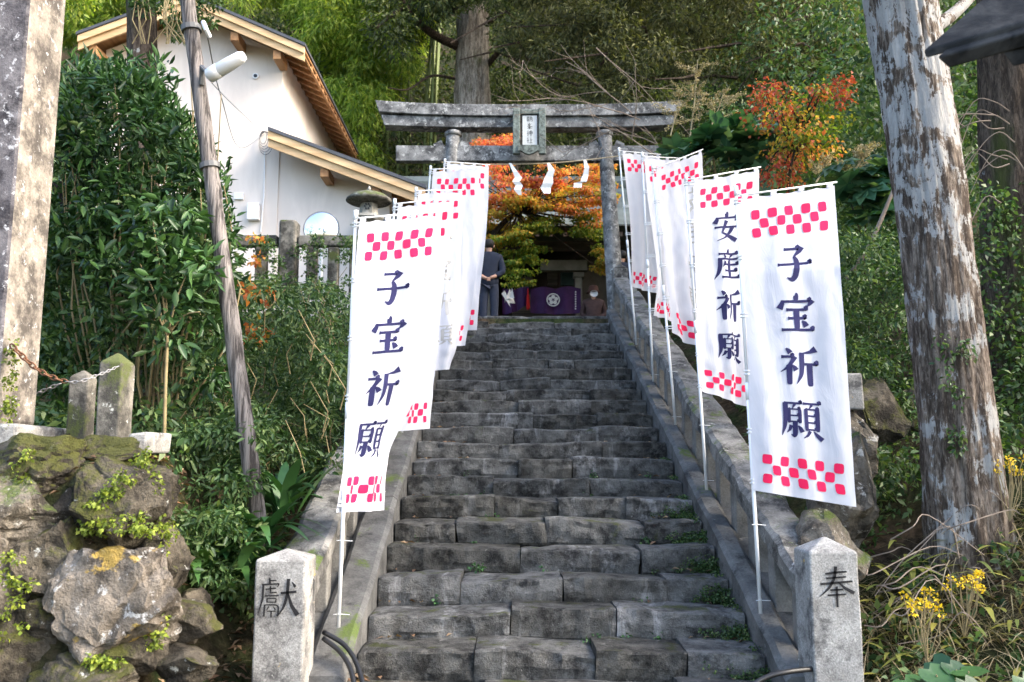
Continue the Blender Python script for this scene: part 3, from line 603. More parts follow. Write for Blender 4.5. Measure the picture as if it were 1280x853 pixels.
# plaque: hung on the gate, tilted forward
pq = thing('name_plaque', P(661, 192, YT - .3), 'green copper framed plaque reading 朝峯神社 hung at the middle of the gate', 'plaque')
YP = YT - .30; c0 = P(661, 164, YP); sc = YP / F
def pb(mb, xa, ya, xb, yb, y0, y1): p = P(xa, yb, YP); q = P(xb, ya, YP); return mb.box((p.x, YP + y0, p.z), (q.x, YP + y1, q.z))
pb(MB(), 641, 136, 650, 193, -.05, .06).build('frame_side', M['copper'], pq, bevel=.012)
pb(MB(), 673.5, 136, 682, 193, -.05, .06).build('frame_side', M['copper'], pq, bevel=.012)
pb(MB(), 650.2, 137.5, 673.3, 143.5, -.04, .06).build('frame_head', M['copper'], pq, bevel=.01)
mb = MB(); pts = [(648, 183), (675, 183), (675.5, 190), (671, 190), (667, 193), (661.5, 194.5), (656, 193), (652, 190), (647.5, 190)]
mb.prism([P(x, y, YP)[:] for x, y in pts][::-1], (0, -.075, 0)); mb.build('frame_apron', M['copper'], pq)
board = pb(MB(), 650.3, 143.6, 673.2, 183, .012, .05).build('board', M['hall_wood'], pq)
pl = pb(MB(), 653.2, 145, 671.2, 182, -.012, .011).build('plate', M['plate'], pq)
mb = MB()
for ch, yy in zip('朝峯神社', (149.5, 158, 167, 176)):
    c = P(662, yy, YP)
    for q in glyph_polys(ch, 2, 1.): mb.add([(c.x + (x - .5) * .115, YP - .0155, c.z + (y - .5) * .115) for x, y in q], [(0, 1, 2, 3)])
mb.build('lettering', M['carved'], pl)
pb(MB(), 650, 136.2, 673, 139, .061, .28).build('bracket', M['torii'], pq)
# rope and folded paper streamers
ya = YT - .19
rp = [P(552, 203, ya), P(590, 205.5, ya), P(640, 205.5, ya), P(690, 204, ya), P(735, 200, ya), P(776, 195, ya)]
tag(MB().tube([crom([p[:] for p in rp], i / 30) for i in range(31)], .011, 6).build('straw_rope', M['rope']), 'thin straw rope strung between the gate pillars', 'rope')
def shide(pts, lab):
    """zig-zag strip: centre line pixels with width, folded in depth"""
    t = thing('paper_streamer', P(*pts[0][:2], ya), lab, 'streamer', 'folded paper streamers on the rope'); 
    for i in range(len(pts) - 1):
        (xa, y_a, wa), (xb, y_b, wb) = pts[i], pts[i + 1]; Ya = ya - .012 - .03 * (i % 2); Yb = ya - .012 - .03 * ((i + 1) % 2)
        A = [P(xa - wa, y_a, Ya), P(xa + wa, y_a, Ya), P(xb + wb, y_b, Yb), P(xb - wb, y_b, Yb)]
        MB().prism(A, (0, .004, 0)).build('fold', M['paper'], t)
shide([(637.5, 204, 1.6), (644, 215, 3), (648, 222, 4.5), (645, 227, 4.5), (649, 232, 4.5), (647, 237, 4.5), (650, 244, 2)], 'slender zigzag white paper streamer on the rope, left of the plaque')
shide([(685.5, 204, 1.6), (689.5, 213, 4), (686, 222, 5), (685, 229, 6.5), (682, 235, 6.5), (684, 242, 4)], 'zigzag white paper streamer on the rope just right of the plaque')
shide([(731, 200, 1.6), (733.5, 210, 3), (732, 219, 3.5), (729.5, 227, 4), (722.5, 229, 5), (722, 234.5, 5)], 'zigzag white paper streamer with a wide square tail, nearest the right pillar')

# ------------------------------------------------------------------ shrine hall behind the gate
YH = 20.0
hall = thing('shrine_hall', (.6, YH, 4.1), 'dim wooden shrine hall under a green-grey roof beyond the gate', 'shrine hall')
def hb(name, mat, xa, ya_, xb, yb, Y0, dep, bev=.01):
    p = P(xa, yb, Y0); q = P(xb, ya_, Y0); return MB().box((p.x, Y0, p.z), (q.x, Y0 + dep, q.z)).build(name, M[mat], hall, bevel=bev)
zf = 4.1
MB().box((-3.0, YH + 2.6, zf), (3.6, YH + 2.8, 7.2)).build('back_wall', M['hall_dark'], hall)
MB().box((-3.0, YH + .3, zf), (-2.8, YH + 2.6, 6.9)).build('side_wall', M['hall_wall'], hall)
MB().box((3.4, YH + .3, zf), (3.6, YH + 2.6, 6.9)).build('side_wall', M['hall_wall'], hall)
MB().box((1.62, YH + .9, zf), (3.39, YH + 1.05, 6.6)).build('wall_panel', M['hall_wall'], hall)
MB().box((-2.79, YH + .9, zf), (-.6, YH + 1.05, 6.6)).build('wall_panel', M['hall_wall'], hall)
hb('lintel', 'hall_stone', 676, 325, 734, 338, YH + .55, .25)
for xx in (719, 604):
    q = P(xx, 340, YH + .55); MB().box((q.x, YH + .6, zf), (q.x + .17, YH + .77, q.z - .004)).build('column', M['hall_stone'], hall, bevel=.02)
    MB().box((q.x - .04, YH + .57, q.z - .12), (q.x + .21, YH + .80, q.z + .002)).build('column_cap', M['hall_stone'], hall, bevel=.01)
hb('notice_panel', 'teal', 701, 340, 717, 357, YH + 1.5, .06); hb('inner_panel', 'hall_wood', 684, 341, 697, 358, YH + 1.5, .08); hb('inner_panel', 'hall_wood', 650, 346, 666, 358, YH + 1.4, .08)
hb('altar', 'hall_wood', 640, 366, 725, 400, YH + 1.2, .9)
MB().box((-3.2, YH - .1, 6.52), (3.8, YH + .1, 6.72)).build('eave_beam', M['hall_wood'], hall)
for i in range(23):
    xx = -3.2 + i * .31; MB().prism([(xx, YH - .9, 6.62), (xx, YH + 1.4, 7.6), (xx, YH + 1.4, 7.7), (xx, YH - .9, 6.72)], (.09, 0, 0)).build('rafter', M['hall_wood'], hall)
n = 10; vs = []; fs = []
for i in range(n + 1):
    t = i / n; yy = YH - 1.0 + 3.2 * t; zz = 6.74 + 1.9 * t ** 1.25
    vs += [(-3.6, yy, zz + .1 * (1 - t)), (4.2, yy, zz + .1 * (1 - t)), (4.2, yy, zz + .14), (-3.6, yy, zz + .14)]
for i in range(n):
    for k in range(4): fs.append((i * 4 + k, i * 4 + (k + 1) % 4, i * 4 + 4 + (k + 1) % 4, i * 4 + 4 + k))
fs += [(0, 3, 2, 1), tuple(range(n * 4, n * 4 + 4))]
rf = MB().add(vs, fs).build('roof', M['hall_roof'], hall)
MB().tube([(-3.7, YH + 2.2, 8.85), (4.3, YH + 2.2, 8.85)], .2, 8).build('ridge', M['hall_roof'], rf)
MB().prism([(-3.6, YH + 2.2, 8.6), (-3.6, YH + 4.6, 6.8), (-3.6, YH + 4.6, 6.9), (-3.6, YH + 2.2, 8.76)], (7.8, 0, 0)).build('rear_roof_slope', M['hall_roof'], rf)
# purple curtain with the plum crest
cu = thing('shrine_curtain', P(680, 394, YH + .4), 'purple curtain with white plum crest hung across the shrine hall', 'curtain')
def curt(x0, x1, ytop, ybot, k, name='cloth'):
    nu, nv = 40, 10; vs = []
    for j in range(nv + 1):
        for i in range(nu + 1):
            u = i / nu; v = j / nv; p = P(x0 + (x1 - x0) * u, ytop(u) + (ybot(u) - ytop(u)) * v, YH + .40)
            p.y += .05 * math.sin(u * k) * (.4 + .6 * v); vs.append(p)
    return MB().add(vs, [(j * (nu + 1) + i, j * (nu + 1) + i + 1, (j + 1) * (nu + 1) + i + 1, (j + 1) * (nu + 1) + i) for j in range(nv) for i in range(nu)]).build(name, M['purple'], cu, smooth=True)
cl = curt(663, 726, lambda u: 362 - 3 * abs(math.sin(u * 6.3)) - 1 * u, lambda u: 391 + 2 * math.sin(u * 3), 16)
c2 = curt(628, 661, lambda u: 360 + 2 * math.sin(u * 5), lambda u: 393 - 14 * u ** 2, 14)
cc_ = P(691.5, 375, YH + .32); r0 = .145
def disc(mb, c, r, r1=0, seg=20, oy=0):
    vs = [];
    for k in range(seg):
        t = 2 * math.pi * k / seg; vs += [c + Vector((r * math.cos(t), oy, r * math.sin(t))), c + Vector((r1 * math.cos(t), oy, r1 * math.sin(t)))]
    mb.add(vs, [(2 * k, 2 * ((k + 1) % seg), 2 * ((k + 1) % seg) + 1, 2 * k + 1) for k in range(seg)])
mb = MB(); disc(mb, cc_, .158, .132)
for k in range(5):
    t = math.pi / 2 + k * 2 * math.pi / 5; disc(mb, cc_ + Vector((.075 * math.cos(t), 0, .075 * math.sin(t))), .046, .0, 14)
    disc(mb, cc_ + Vector((.026 * math.cos(t), 0, .026 * math.sin(t))), .009, 0, 8, -.004)
mb.build('crest', M['white_cloth'], cl)
mb = MB()
for k in range(8): q = P(719.5, 365 + k * 3, YH + .32); mb.box((q.x - .014, q.y, q.z - .018), (q.x + .014, q.y + .003, q.z + .014))
mb.build('edge_lettering', M['white_cloth'], cl)
ts = P(660, 362, YH + .3); MB().lathe((ts.x, ts.y, ts.z - .48), [(.035, 0), (.045, .05), (.03, .34), (.012, .38), (.02, .42), (.008, .5)], 10).build('tassel', M['red'], cu, smooth=True)
bd = MB(); q = P(632, 378, YH - .3)
for k in range(4):
    a = rnd(1)[0]; bd.prism([q + Vector((random.uniform(-.12, .12), random.uniform(-.06, .06), random.uniform(-.2, .25))) + Vector(p) for p in ((0, 0, 0), (.11, .02, .03), (.09, 0, .15), (-.02, .02, .12))], (0, .006, 0))
tag(bd.build('paper_bundle', M['paper']), 'bundle of white paper strips hanging beside the purple curtain', 'paper strips')

# ------------------------------------------------------------------ people
def skin(name, joints, edges, mat, parent, sub=2):
    me = bpy.data.meshes.new(name); me.from_pydata([j[0] for j in joints], edges, []); o = link(name, me, mat, parent)
    o.modifiers.new('skin', 'SKIN'); me.skin_vertices or None
    for sv, j in zip(me.skin_vertices[0].data, joints): r = j[1]; sv.radius = r if hasattr(r, '__len__') else (r, r)
    me.skin_vertices[0].data[0].use_root = True
    s = o.modifiers.new('sub', 'SUBSURF'); s.levels = sub; s.render_levels = sub
    o.modifiers['skin'].use_smooth_shade = True
    return o
def person(x, y, z, hgt, label, back=True, coat='suit', hat=None, mask=False, trousers='suit', scale_w=1., yaw=0., seated=False):
    t = thing('person', (x, y, z), label, 'person', 'people by the shrine hall'); k = hgt / 1.70; f = 1 if back else -1    # f = +1: facing away
    cy, sy = math.cos(yaw), math.sin(yaw)
    def q(a, b, c):
        if seated:
            if c < .2: b += .42
            elif c < .7: b += .40
            else: c -= .45
        b = b * f; a = a * scale_w
        return (x + (a * cy - b * sy) * k, y + (a * sy + b * cy) * k, z + c * k)
    hy = -.14 if back else .10    # hands: behind the back, or in front
    J = [(q(0, 0, .93), (.15 * k, .11 * k)), (q(0, 0, 1.15), (.12 * k, .085 * k)), (q(0, 0, 1.32), (.12 * k, .08 * k)), (q(0, .005, 1.46), .045 * k), (q(0, .015, 1.54), .058 * k), (q(0, .02, 1.62), (.082 * k, .095 * k)), (q(0, .01, 1.70 - .05), (.06 * k, .07 * k)),
         (q(-.18, -.01, 1.355), .05 * k), (q(-.25, -.05, 1.10), .046 * k), (q(-.09, hy, .98), .033 * k), (q(-.02, hy - .01, .95), (.035 * k, .02 * k)),
         (q(.18, -.01, 1.355), .05 * k), (q(.25, -.05, 1.10), .046 * k), (q(.09, hy, .99), .033 * k), (q(.02, hy - .02, .97), (.035 * k, .02 * k)),
         (q(-.09, 0, .86), .085 * k), (q(-.10, .01, .48), .058 * k), (q(-.10, 0, .08), .04 * k), (q(-.11, .13, .04), .035 * k), (q(.09, 0, .86), .085 * k), (q(.10, .01, .48), .058 * k), (q(.10, 0, .08), .04 * k), (q(.11, .13, .04), .035 * k)]
    E = [(0, 1), (1, 2), (2, 3), (3, 4), (4, 5), (5, 6), (2, 7), (7, 8), (8, 9), (9, 10), (2, 11), (11, 12), (12, 13), (13, 14), (0, 15), (15, 16), (16, 17), (17, 18), (0, 19), (19, 20), (20, 21), (21, 22)]
    body = skin('body', J, E, M['skin'], t)
    JJ = [(q(0, .0, .80), (.205 * k, .145 * k)), (q(0, 0, .95), (.195 * k, .14 * k)), (q(0, 0, 1.15), (.185 * k, .135 * k)), (q(0, -.01, 1.32), (.205 * k, .14 * k)), (q(0, .0, 1.50), (.085 * k, .08 * k)),
          (q(-.20, -.01, 1.37), .085 * k), (q(-.265, -.05, 1.10), .068 * k), (q(-.12, hy * .9, 1.0), .052 * k), (q(.20, -.01, 1.37), .085 * k), (q(.265, -.05, 1.10), .068 * k), (q(.12, hy * .9, 1.01), .052 * k)]
    skin('jacket', JJ, [(0, 1), (1, 2), (2, 3), (3, 4), (3, 5), (5, 6), (6, 7), (3, 8), (8, 9), (9, 10)], M[coat], t)
    JT = [(q(0, 0, .95), (.16 * k, .12 * k)), (q(-.09, 0, .82), .105 * k), (q(-.10, .01, .48), .082 * k), (q(-.10, 0, .10), .072 * k), (q(.09, 0, .82), .105 * k), (q(.10, .01, .48), .082 * k), (q(.10, 0, .10), .072 * k)]
    skin('trousers', JT, [(0, 1), (1, 2), (2, 3), (0, 4), (4, 5), (5, 6)], M[trousers], t)
    for s in (-1, 1): skin('shoe', [(q(s * .10, -.05, .045), .05 * k), (q(s * .105, .06, .045), (.05 * k, .045 * k)), (q(s * .11, .17, .04), .035 * k)], [(0, 1), (1, 2)], M['hair'], t, 1)
    for s in (-1, 1):     # fingers of the two hands
        for i in range(4):
            a = q(s * .025, hy - .02, .975 - i * .016); b = q(-s * .035, hy - .035, .965 - i * .018); skin('finger', [(a, .010 * k), (q(0, hy - .04, .968 - i * .017), .009 * k), (b, .008 * k)], [(0, 1), (1, 2)], M['skin'], body, 1)
    for s in (-1, 1): MB().lathe(q(s * .084, .01, 1.575), [(.006 * k, 0), (.017 * k, .02 * k), (.018 * k, .045 * k), (.006 * k, .06 * k)], 8).build('ear', M['skin'], body, smooth=True)
    if hat:
        MB().lathe(q(0, .015, 1.64), [(.165 * k, -.035 * k), (.16 * k, -.025 * k), (.115 * k, .02 * k), (.105 * k, .10 * k), (.075 * k, .135 * k), (.01 * k, .14 * k)], 20).build('hat', M[hat], t, smooth=True)
    else:
        bmx = bmesh.new(); bmesh.ops.create_icosphere(bmx, subdivisions=3, radius=1)
        for v in bmx.verts:
            n0 = noise.noise(v.co * 5) * .03; c = v.co
            dz = -.35 if c.y * f > -.2 else -.05
            cut = max(c.z, -.95 if c.y * f < .15 else .15)
            a = q(c.x * .098, .012 + c.y * f * .112 * f, 1.645 + cut * .10); v.co = Vector(a) + Vector((n0, n0, 0)) * .2
        me = bpy.data.meshes.new('hair'); bmx.to_mesh(me); bmx.free(); link('hair', me, M['hair'], t, True)
    if mask:
        mp = Vector(q(0, .125, 1.56)); vs = [mp]; 
        for r_, dp in ((.5, .012), (1., .045)):
            for i in range(14):
                an = 2 * math.pi * i / 14; vs.append(mp + Vector((.09 * r_ * math.cos(an) * k, dp * -f * -1 * (-1 if f > 0 else 1), .078 * r_ * math.sin(an) * k)))
        fs = [(0, 1 + i, 1 + (i + 1) % 14) for i in range(14)] + [(1 + i, 15 + i, 15 + (i + 1) % 14, 1 + (i + 1) % 14) for i in range(14)]
        MB().add(vs, fs).build('face_mask', M['white_cloth'], t, smooth=True)
        for s in (-1, 1): MB().lathe(q(s * .034, .092, 1.632), [(.004, -.006), (.011, 0), (.004, .006)], 8).build('eye', M['hair'], body)
    return t
pm = P(611, 395, 16.6); person(pm.x, 16.6, 4.10, 1.77, 'man in a dark navy suit seen from behind, hands clasped at his back', True, trousers='trouser')
pw = P(742, 395, 18.2); person(pw.x, 18.2, 4.10, 1.56, 'seated person in brown coat and brown hat wearing a white mask', False, 'brown_coat', 'brown_hat', True, 'brown_coat', seated=True)
bn = thing('wooden_bench', (pw.x, 18.25, 4.10), 'low wooden bench under the seated person in brown', 'bench')
MB().box((pw.x - .6, 18.06, 4.40), (pw.x + .45, 18.44, 4.45)).build('seat', M['hall_wood'], bn, bevel=.008)
for bx_ in (-.52, .37):
    for by_ in (18.1, 18.35): MB().box((pw.x + bx_, by_, 4.08), (pw.x + bx_ + .06, by_ + .06, 4.399)).build('leg', M['hall_wood'], bn)
pd = P(779, 395, 17.3); person(pd.x, 17.3, 4.10, 1.72, 'person in dark blue clothes half hidden behind the right gate pillar', True, 'suit', yaw=.3)

# ------------------------------------------------------------------ house
YG = 19.0
house = thing('white_house', P(250, 300, YG), 'white plastered house with pale wooden bargeboards and dark roof', 'house')
def hp(x, y, d=0): p = P(x, y, YG); p.y += d; return p
DEP = 7.5
apex = hp(232, -6); le = hp(97, 44); re = hp(380, 58)
wl0 = hp(112, 330).x; wr0 = hp(349, 330).x
slope_r = (re.z - apex.z) / (re.x - apex.x); slope_l = (le.z - apex.z) / (le.x - apex.x)
zr = lambda x: apex.z + (slope_r * (x - apex.x) if x > apex.x else slope_l * (x - apex.x)) - .12
OV = .75                                       # the roof overhangs the gable wall
YW = YG + OV
g0 = 4.1
def persp(p, Y): k = Y / p.y; return Vector((p.x * k, Y, EYE + (p.z - EYE) * k))
xl_w, xr_w = P(115, 330, YW).x, P(349, 200, YW).x
MB().prism([(xl_w, YW, g0), (xr_w, YW, g0), (xr_w, YW, zr(xr_w)), (apex.x, YW, zr(apex.x)), (xl_w, YW, zr(xl_w))], (0, DEP, 0)).build('wall', M['wall_white'], house)
# roof slopes, bargeboards, rafters
def roof_slope(xa, za, xb, zb, y0, y1, th, name='roof'):
    return MB().prism([(xa, y0, za), (xb, y0, zb), (xb, y0, zb + th), (xa, y0, za + th)], (0, y1 - y0, 0)).build(name, M['roof_dark'], house)
roof_slope(apex.x, apex.z, re.x + .03, re.z, YG - .03, YW + DEP + .5, .07); roof_slope(le.x - .03, le.z, apex.x, apex.z, YG - .03, YW + DEP + .5, .07)
def barge(xa, za, xb, zb, y, name='bargeboard', h0=.0, h1=.17):
    MB().prism([(xa, y, za - h0 - .003), (xb, y, zb - h0 - .003), (xb, y, zb - h1), (xa, y, za - h1)], (0, .05, 0)).build(name, M['wood_pale'], house)
for (e, sgn) in ((re, 1), (le, -1)):
    barge(apex.x, apex.z, e.x, e.z, YG, h0=0, h1=.16); barge(apex.x, apex.z, e.x, e.z, YG + .055, h0=.0, h1=.33)
MB().prism([(apex.x + .02, YG + .115, apex.z - .02), (re.x, YG + .115, re.z - .02), (re.x, YG + .115, re.z - .06), (apex.x + .02, YG + .115, apex.z - .06)], (0, OV + DEP, 0)).build('soffit', M['wood_brown'], house)
MB().prism([(le.x, YG + .115, le.z - .02), (apex.x - .02, YG + .115, apex.z - .02), (apex.x - .02, YG + .115, apex.z - .06), (le.x, YG + .115, le.z - .06)], (0, OV + DEP, 0)).build('soffit', M['wood_brown'], house)
for i in range(18):       # rafters under the right eave, seen from below
    yy = YW + .1 + i * .42; x0 = xr_w + .004
    MB().prism([(x0, yy, apex.z + slope_r * (x0 - apex.x) - .062), (re.x - .01, yy, re.z - .062), (re.x - .01, yy, re.z - .17), (x0, yy, apex.z + slope_r * (x0 - apex.x) - .17)], (0, .10, 0)).build('rafter', M['wood_brown'], house)
MB().box((re.x - .05, YG + .12, re.z - .20), (re.x, YW + DEP, re.z - .175)).build('eave_batten', M['wood_brown'], house)
for px_ in (288, 343, 110):
    q = P(px_, 100, YG); zz = zr(q.x); MB().box((q.x - .09, YG + .12, zz - .42), (q.x + .09, YW - .004, zz - .20)).build('purlin_end', M['wood_brown'], house, bevel=.01)
# lower lean-to at the right
la, lb = hp(335, 163), hp(531, 236); sl = (lb.z - la.z) / (lb.x - la.x)
lw = P(487, 250, YW).x; zl = lambda x: la.z + sl * (x - la.x)
MB().prism([(xr_w + .003, YW + .03, g0), (lw, YW + .03, g0), (lw, YW + .03, zl(lw) - .12), (xr_w + .003, YW + .03, zl(xr_w) - .12)], (0, 5.5, 0)).build('annex_wall', M['wall_white'], house)
MB().prism([(la.x, YG - .03, la.z), (lb.x + .03, YG - .03, lb.z), (lb.x + .03, YG - .03, lb.z + .08), (la.x, YG - .03, la.z + .08)], (0, OV - .002, 0)).build('annex_roof', M['roof_dark'], house)
MB().prism([(xr_w + .003, YW - .03, zl(xr_w)), (lb.x + .03, YW - .03, lb.z), (lb.x + .03, YW - .03, lb.z + .08), (xr_w + .003, YW - .03, zl(xr_w) + .08)], (0, 6., 0)).build('annex_roof', M['roof_dark'], house)
barge(la.x, la.z, lb.x, lb.z, YG, h0=0, h1=.18); barge(la.x, la.z, lb.x, lb.z, YG + .055, h0=0, h1=.36)
MB().prism([(la.x, YG + .115, la.z - .02), (lb.x, YG + .115, lb.z - .02), (lb.x, YG + .115, lb.z - .07), (la.x, YG + .115, la.z - .07)], (0, OV - .12, 0)).build('soffit', M['wood_brown'], house)
for i in range(14):
    yy = YG + .2 + i * .42; x0 = lw + .004
    MB().prism([(x0, yy, zl(x0) - .072), (lb.x - .01, yy, lb.z - .072), (lb.x - .01, yy, lb.z - .19), (x0, yy, zl(x0) - .19)], (0, .10, 0)).build('rafter', M['wood_brown'], house)
MB().prism([(lw + .004, YW, zl(lw) - .03), (lb.x, YW, lb.z - .03), (lb.x, YW, lb.z - .07), (lw + .004, YW, zl(lw) - .07)], (0, 5.9, 0)).build('soffit', M['wood_brown'], house)
for px_ in (404, 469): 
    q = P(px_, 200, YG); zz = zl(q.x); MB().box((q.x - .09, YG + .12, zz - .56), (q.x + .10, YW + .028, zz - .36)).build('purlin_end', M['wood_brown'], house, bevel=.01)
q = P(320, 96, YW); MB().tube([(q.x, YW - .004, q.z), (q.x, YW - .05, q.z)], .07, 16).build('vent_hood', M['lamp'], house); MB().tube([(q.x, YW - .051, q.z), (q.x, YW - .055, q.z)], .045, 12).build('vent_mouth', M['black'], house)
a = P(318, 266, YW); MB().box((a.x - .14, YW - .14, a.z - .2), (a.x + .14, YW - .002, a.z + .2)).build('meter_box', M['lamp'], house, bevel=.02)
a = P(299, 246, YW); MB().box((a.x - .11, YW - .06, a.z - .08), (a.x + .11, YW - .002, a.z + .08)).build('wall_box', M['lamp'], house, bevel=.01)
MB().tube([P(331, 190, YW - .03), P(330, 245, YW - .03), P(326, 290, YW - .03)], .016, 6).build('conduit', M['lamp'], house)
def wire(pts, lab, r=.007):
    tag(MB().tube([crom([p[:] for p in pts], i / 24) for i in range(25)], r, 5).build('service_wire', M['wire']), lab, 'wire')
wire([P(258, 40, 6.2), P(276, 120, 9), P(300, 185, 15), P(331, 168, YW - .04)], 'drooping dark wire from the timber pole to the house wall', .005)
wire([P(244, 80, 6.25), P(285, 125, 12), P(326, 164, YW - .04)], 'taut grey wire running from the timber pole down to the house corner', .005)
mb = MB()
for k in range(5): c = P(329 + k, 172 + k * 2, YW - .05); mb.tube([c + Vector((.08 * math.cos(a_) * (1 + .25 * k), -.01 * k, (.16 + .03 * k) * math.sin(a_))) for a_ in np.linspace(0, 6.28, 18)], .007, 4)
tag(mb.build('wire_coil', M['wire']), 'loose coil of wire on the white house wall under the eave', 'wire coil')

# ------------------------------------------------------------------ fence, mirror, lantern on the terrace
YF = 14.0
fen = thing('stone_fence', P(380, 350, YF), 'low mossy stone fence along the terrace below the white house', 'fence')
def fb(name, xa, ya_, xb, yb, y0, y1, bev=.02): p = P(xa, yb, YF); q = P(xb, ya_, YF); MB().box((p.x, YF + y0, p.z), (q.x, YF + y1, q.z), .006).build(name, M['fence'], fen, bevel=bev)
fb('rail', 290, 295, 347.5, 309, -.07, .09); fb('rail', 373.5, 295, 470, 309, -.07, .09)
fb('tall_post', 348, 277, 373, 372, -.14, .17, .04)
for xa, xb in ((318, 335), (382, 397), (409, 424), (436, 450)): fb('post', xa, 309.3, xb, 372, -.06, .08)
mir = thing('convex_mirror', P(402, 300, 15.2), 'round convex mirror with a thin rim behind the stone fence', 'mirror')
c = P(401.5, 286, 15.2); r_ = .31; vs = []; fs = []
for i in range(9):
    a = i / 8 * .55
    for k in range(28): t = 2 * math.pi * k / 28; s = math.sin(a) / math.sin(.55) * r_; vs.append(c + Vector((s * math.cos(t), -(math.cos(a) - math.cos(.55)) * .35, s * math.sin(t))))
for i in range(8):
    for k in range(28): fs.append((i * 28 + k, i * 28 + (k + 1) % 28, i * 28 + 28 + (k + 1) % 28, i * 28 + 28 + k))
MB().add(vs, fs).build('mirror_face', M['mirror'], mir, smooth=True)
MB().tube([c + Vector((r_ * math.cos(t), 0, r_ * math.sin(t))) for t in np.linspace(0, 2 * math.pi, 33)], .014, 6).build('rim', M['chain'], mir); MB().tube([c + Vector((0, .08, 0)), c + Vector((0, .08, -1.3))], .03, 8).build('stand', M['lamp'], mir)
lan = thing('stone_lantern', P(462, 330, 14.9), 'stone lantern with a wide mossy round cap beside the left banners', 'lantern')
c = P(461, 259, 14.9)
MB().lathe((c.x, c.y, c.z + .055), [(.05, -.005), (.36, .02), (.40, .045), (.395, .075), (.30, .15), (.14, .21), (.03, .225)], 28).build('cap', M['fence'], lan, smooth=True)
MB().lathe((c.x, c.y, c.z + .28), [(.012, 0), (.03, .03), (.03, .06), (.008, .10)], 10).build('finial', M['lantern'], lan)
fbx = MB().lathe((c.x, c.y, c.z - .16), [(.17, 0), (.15, .21)], 6).build('fire_box', M['lantern'], lan)
mb = MB()
for k in range(6): t = 2 * math.pi * k / 6; mb.tube([c + Vector((.045 * math.cos(t), -.17, -.03 + .045 * math.sin(t))), c + Vector((.045 * math.cos(t), -.128, -.03 + .045 * math.sin(t)))], .015, 8)
mb.build('light_hole', M['black'], fbx)
MB().lathe((c.x, c.y, c.z - .26), [(.22, 0), (.27, .05), (.25, .095)], 6).build('platform', M['lantern'], lan); MB().lathe((c.x, c.y, 4.0), [(.16, 0), (.12, .2), (.12, c.z - .27 - 4.0)], 12).build('stem', M['lantern'], lan, smooth=True)

# ------------------------------------------------------------------ timber pole with street lamp
pole = thing('timber_pole', P(326, 640, 6.25), 'leaning grey weathered timber utility pole among the shrubs', 'utility pole')
a, b = P(328, 690, 6.25), P(226, -60, 6.25)
MB().tube([a.lerp(b, i / 40) for i in range(41)], [.062 - .009 * i / 40 for i in range(41)], 18, wob=.14).build('shaft', M['pole_wood'], pole, smooth=True)
for f in (.62, .86): q = a.lerp(b, f); MB().tube([q - (b - a).normalized() * .02, q + (b - a).normalized() * .02], .075, 14).build('band', M['wire'], pole)
lamp = thing('street_lamp', P(262, 90, 6.15), 'white street lamp head mounted on the leaning timber pole', 'street lamp')
q0, q1 = P(260, 96, 6.1), P(306, 69, 6.0); d = (q1 - q0)
MB().tube([q0 + d * f for f in (0, .04, .3, .34)], [.035, .052, .054, .04], 18).build('lamp_body', M['lamp'], lamp, smooth=True)
MB().tube([q0 + d * f for f in (.28, .33, .6, .9, .98, 1.)], [.046, .052, .05, .044, .032, .008], 18).build('lamp_shade', M['lamp'], lamp, smooth=True)
MB().tube([P(252, 106, 6.2), P(253, 84, 6.15), P(262, 93, 6.1)], .022, 8).build('bracket', M['wire'], lamp)
MB().tube([P(254, 28, 6.2), P(258, 38, 6.15), P(262, 46, 6.2)], .018, 7).build('insulator', M['lamp'], lamp)

# ------------------------------------------------------------------ left foreground: pillar, posts, chain, rocks
def rock(name, c, r, seed, mat, parent, sub=5, planes=22, amp=.17):
    bmx = bmesh.new(); bmesh.ops.create_icosphere(bmx, subdivisions=sub, radius=1); rs = random.Random(seed); pl = []
    for _ in range(planes): n = Vector((rs.gauss(0, 1), rs.gauss(0, 1), rs.gauss(0, 1))).normalized(); pl.append((n, rs.uniform(.48, .86)))
    o = Vector((seed * 3.7, seed, 0)); sc = max(r)
    for v in bmx.verts:
        p = v.co.copy(); p += Vector((noise.noise(p * 1.3 + o), noise.noise(p * 1.3 + o + Vector((7, 0, 0))), noise.noise(p * 1.3 + o + Vector((0, 7, 0))))) * .22
        for n, d in pl:
            e = p.dot(n) - d
            if e > 0: p -= n * e
        w = p * (sc / .4)
        crack = max(0, .10 - abs(noise.noise(w * Vector((1.6, 1.6, 1.6)).x + o))) * 1.1
        p *= 1 + amp * .6 * noise.noise(w * 2.2 + o) + amp * .55 * noise.noise(w * 5.3 + o) + amp * .35 * noise.noise(w * 12 + o) + amp * .2 * noise.noise(w * 25 + o) - crack * .9
        v.co = Vector((c[0] + p.x * r[0] * 1.32, c[1] + p.y * r[1] * 1.32, c[2] + p.z * r[2] * 1.32))
    me = bpy.data.meshes.new(name); bmx.to_mesh(me); bmx.free(); o_ = link(name, me, mat, parent, True); me.set_sharp_from_angle(angle=R(24)); return o_
YL = 5.15
pil = thing('stone_pillar', P(5, 550, YL), 'tall square lichened stone pillar at the far left edge', 'pillar')
p0, p1 = P(-75, 530, YL), P(2, -60, YL)
rx = P(38, 520, YL + .30).x; fx = P(-3, 520, YL).x
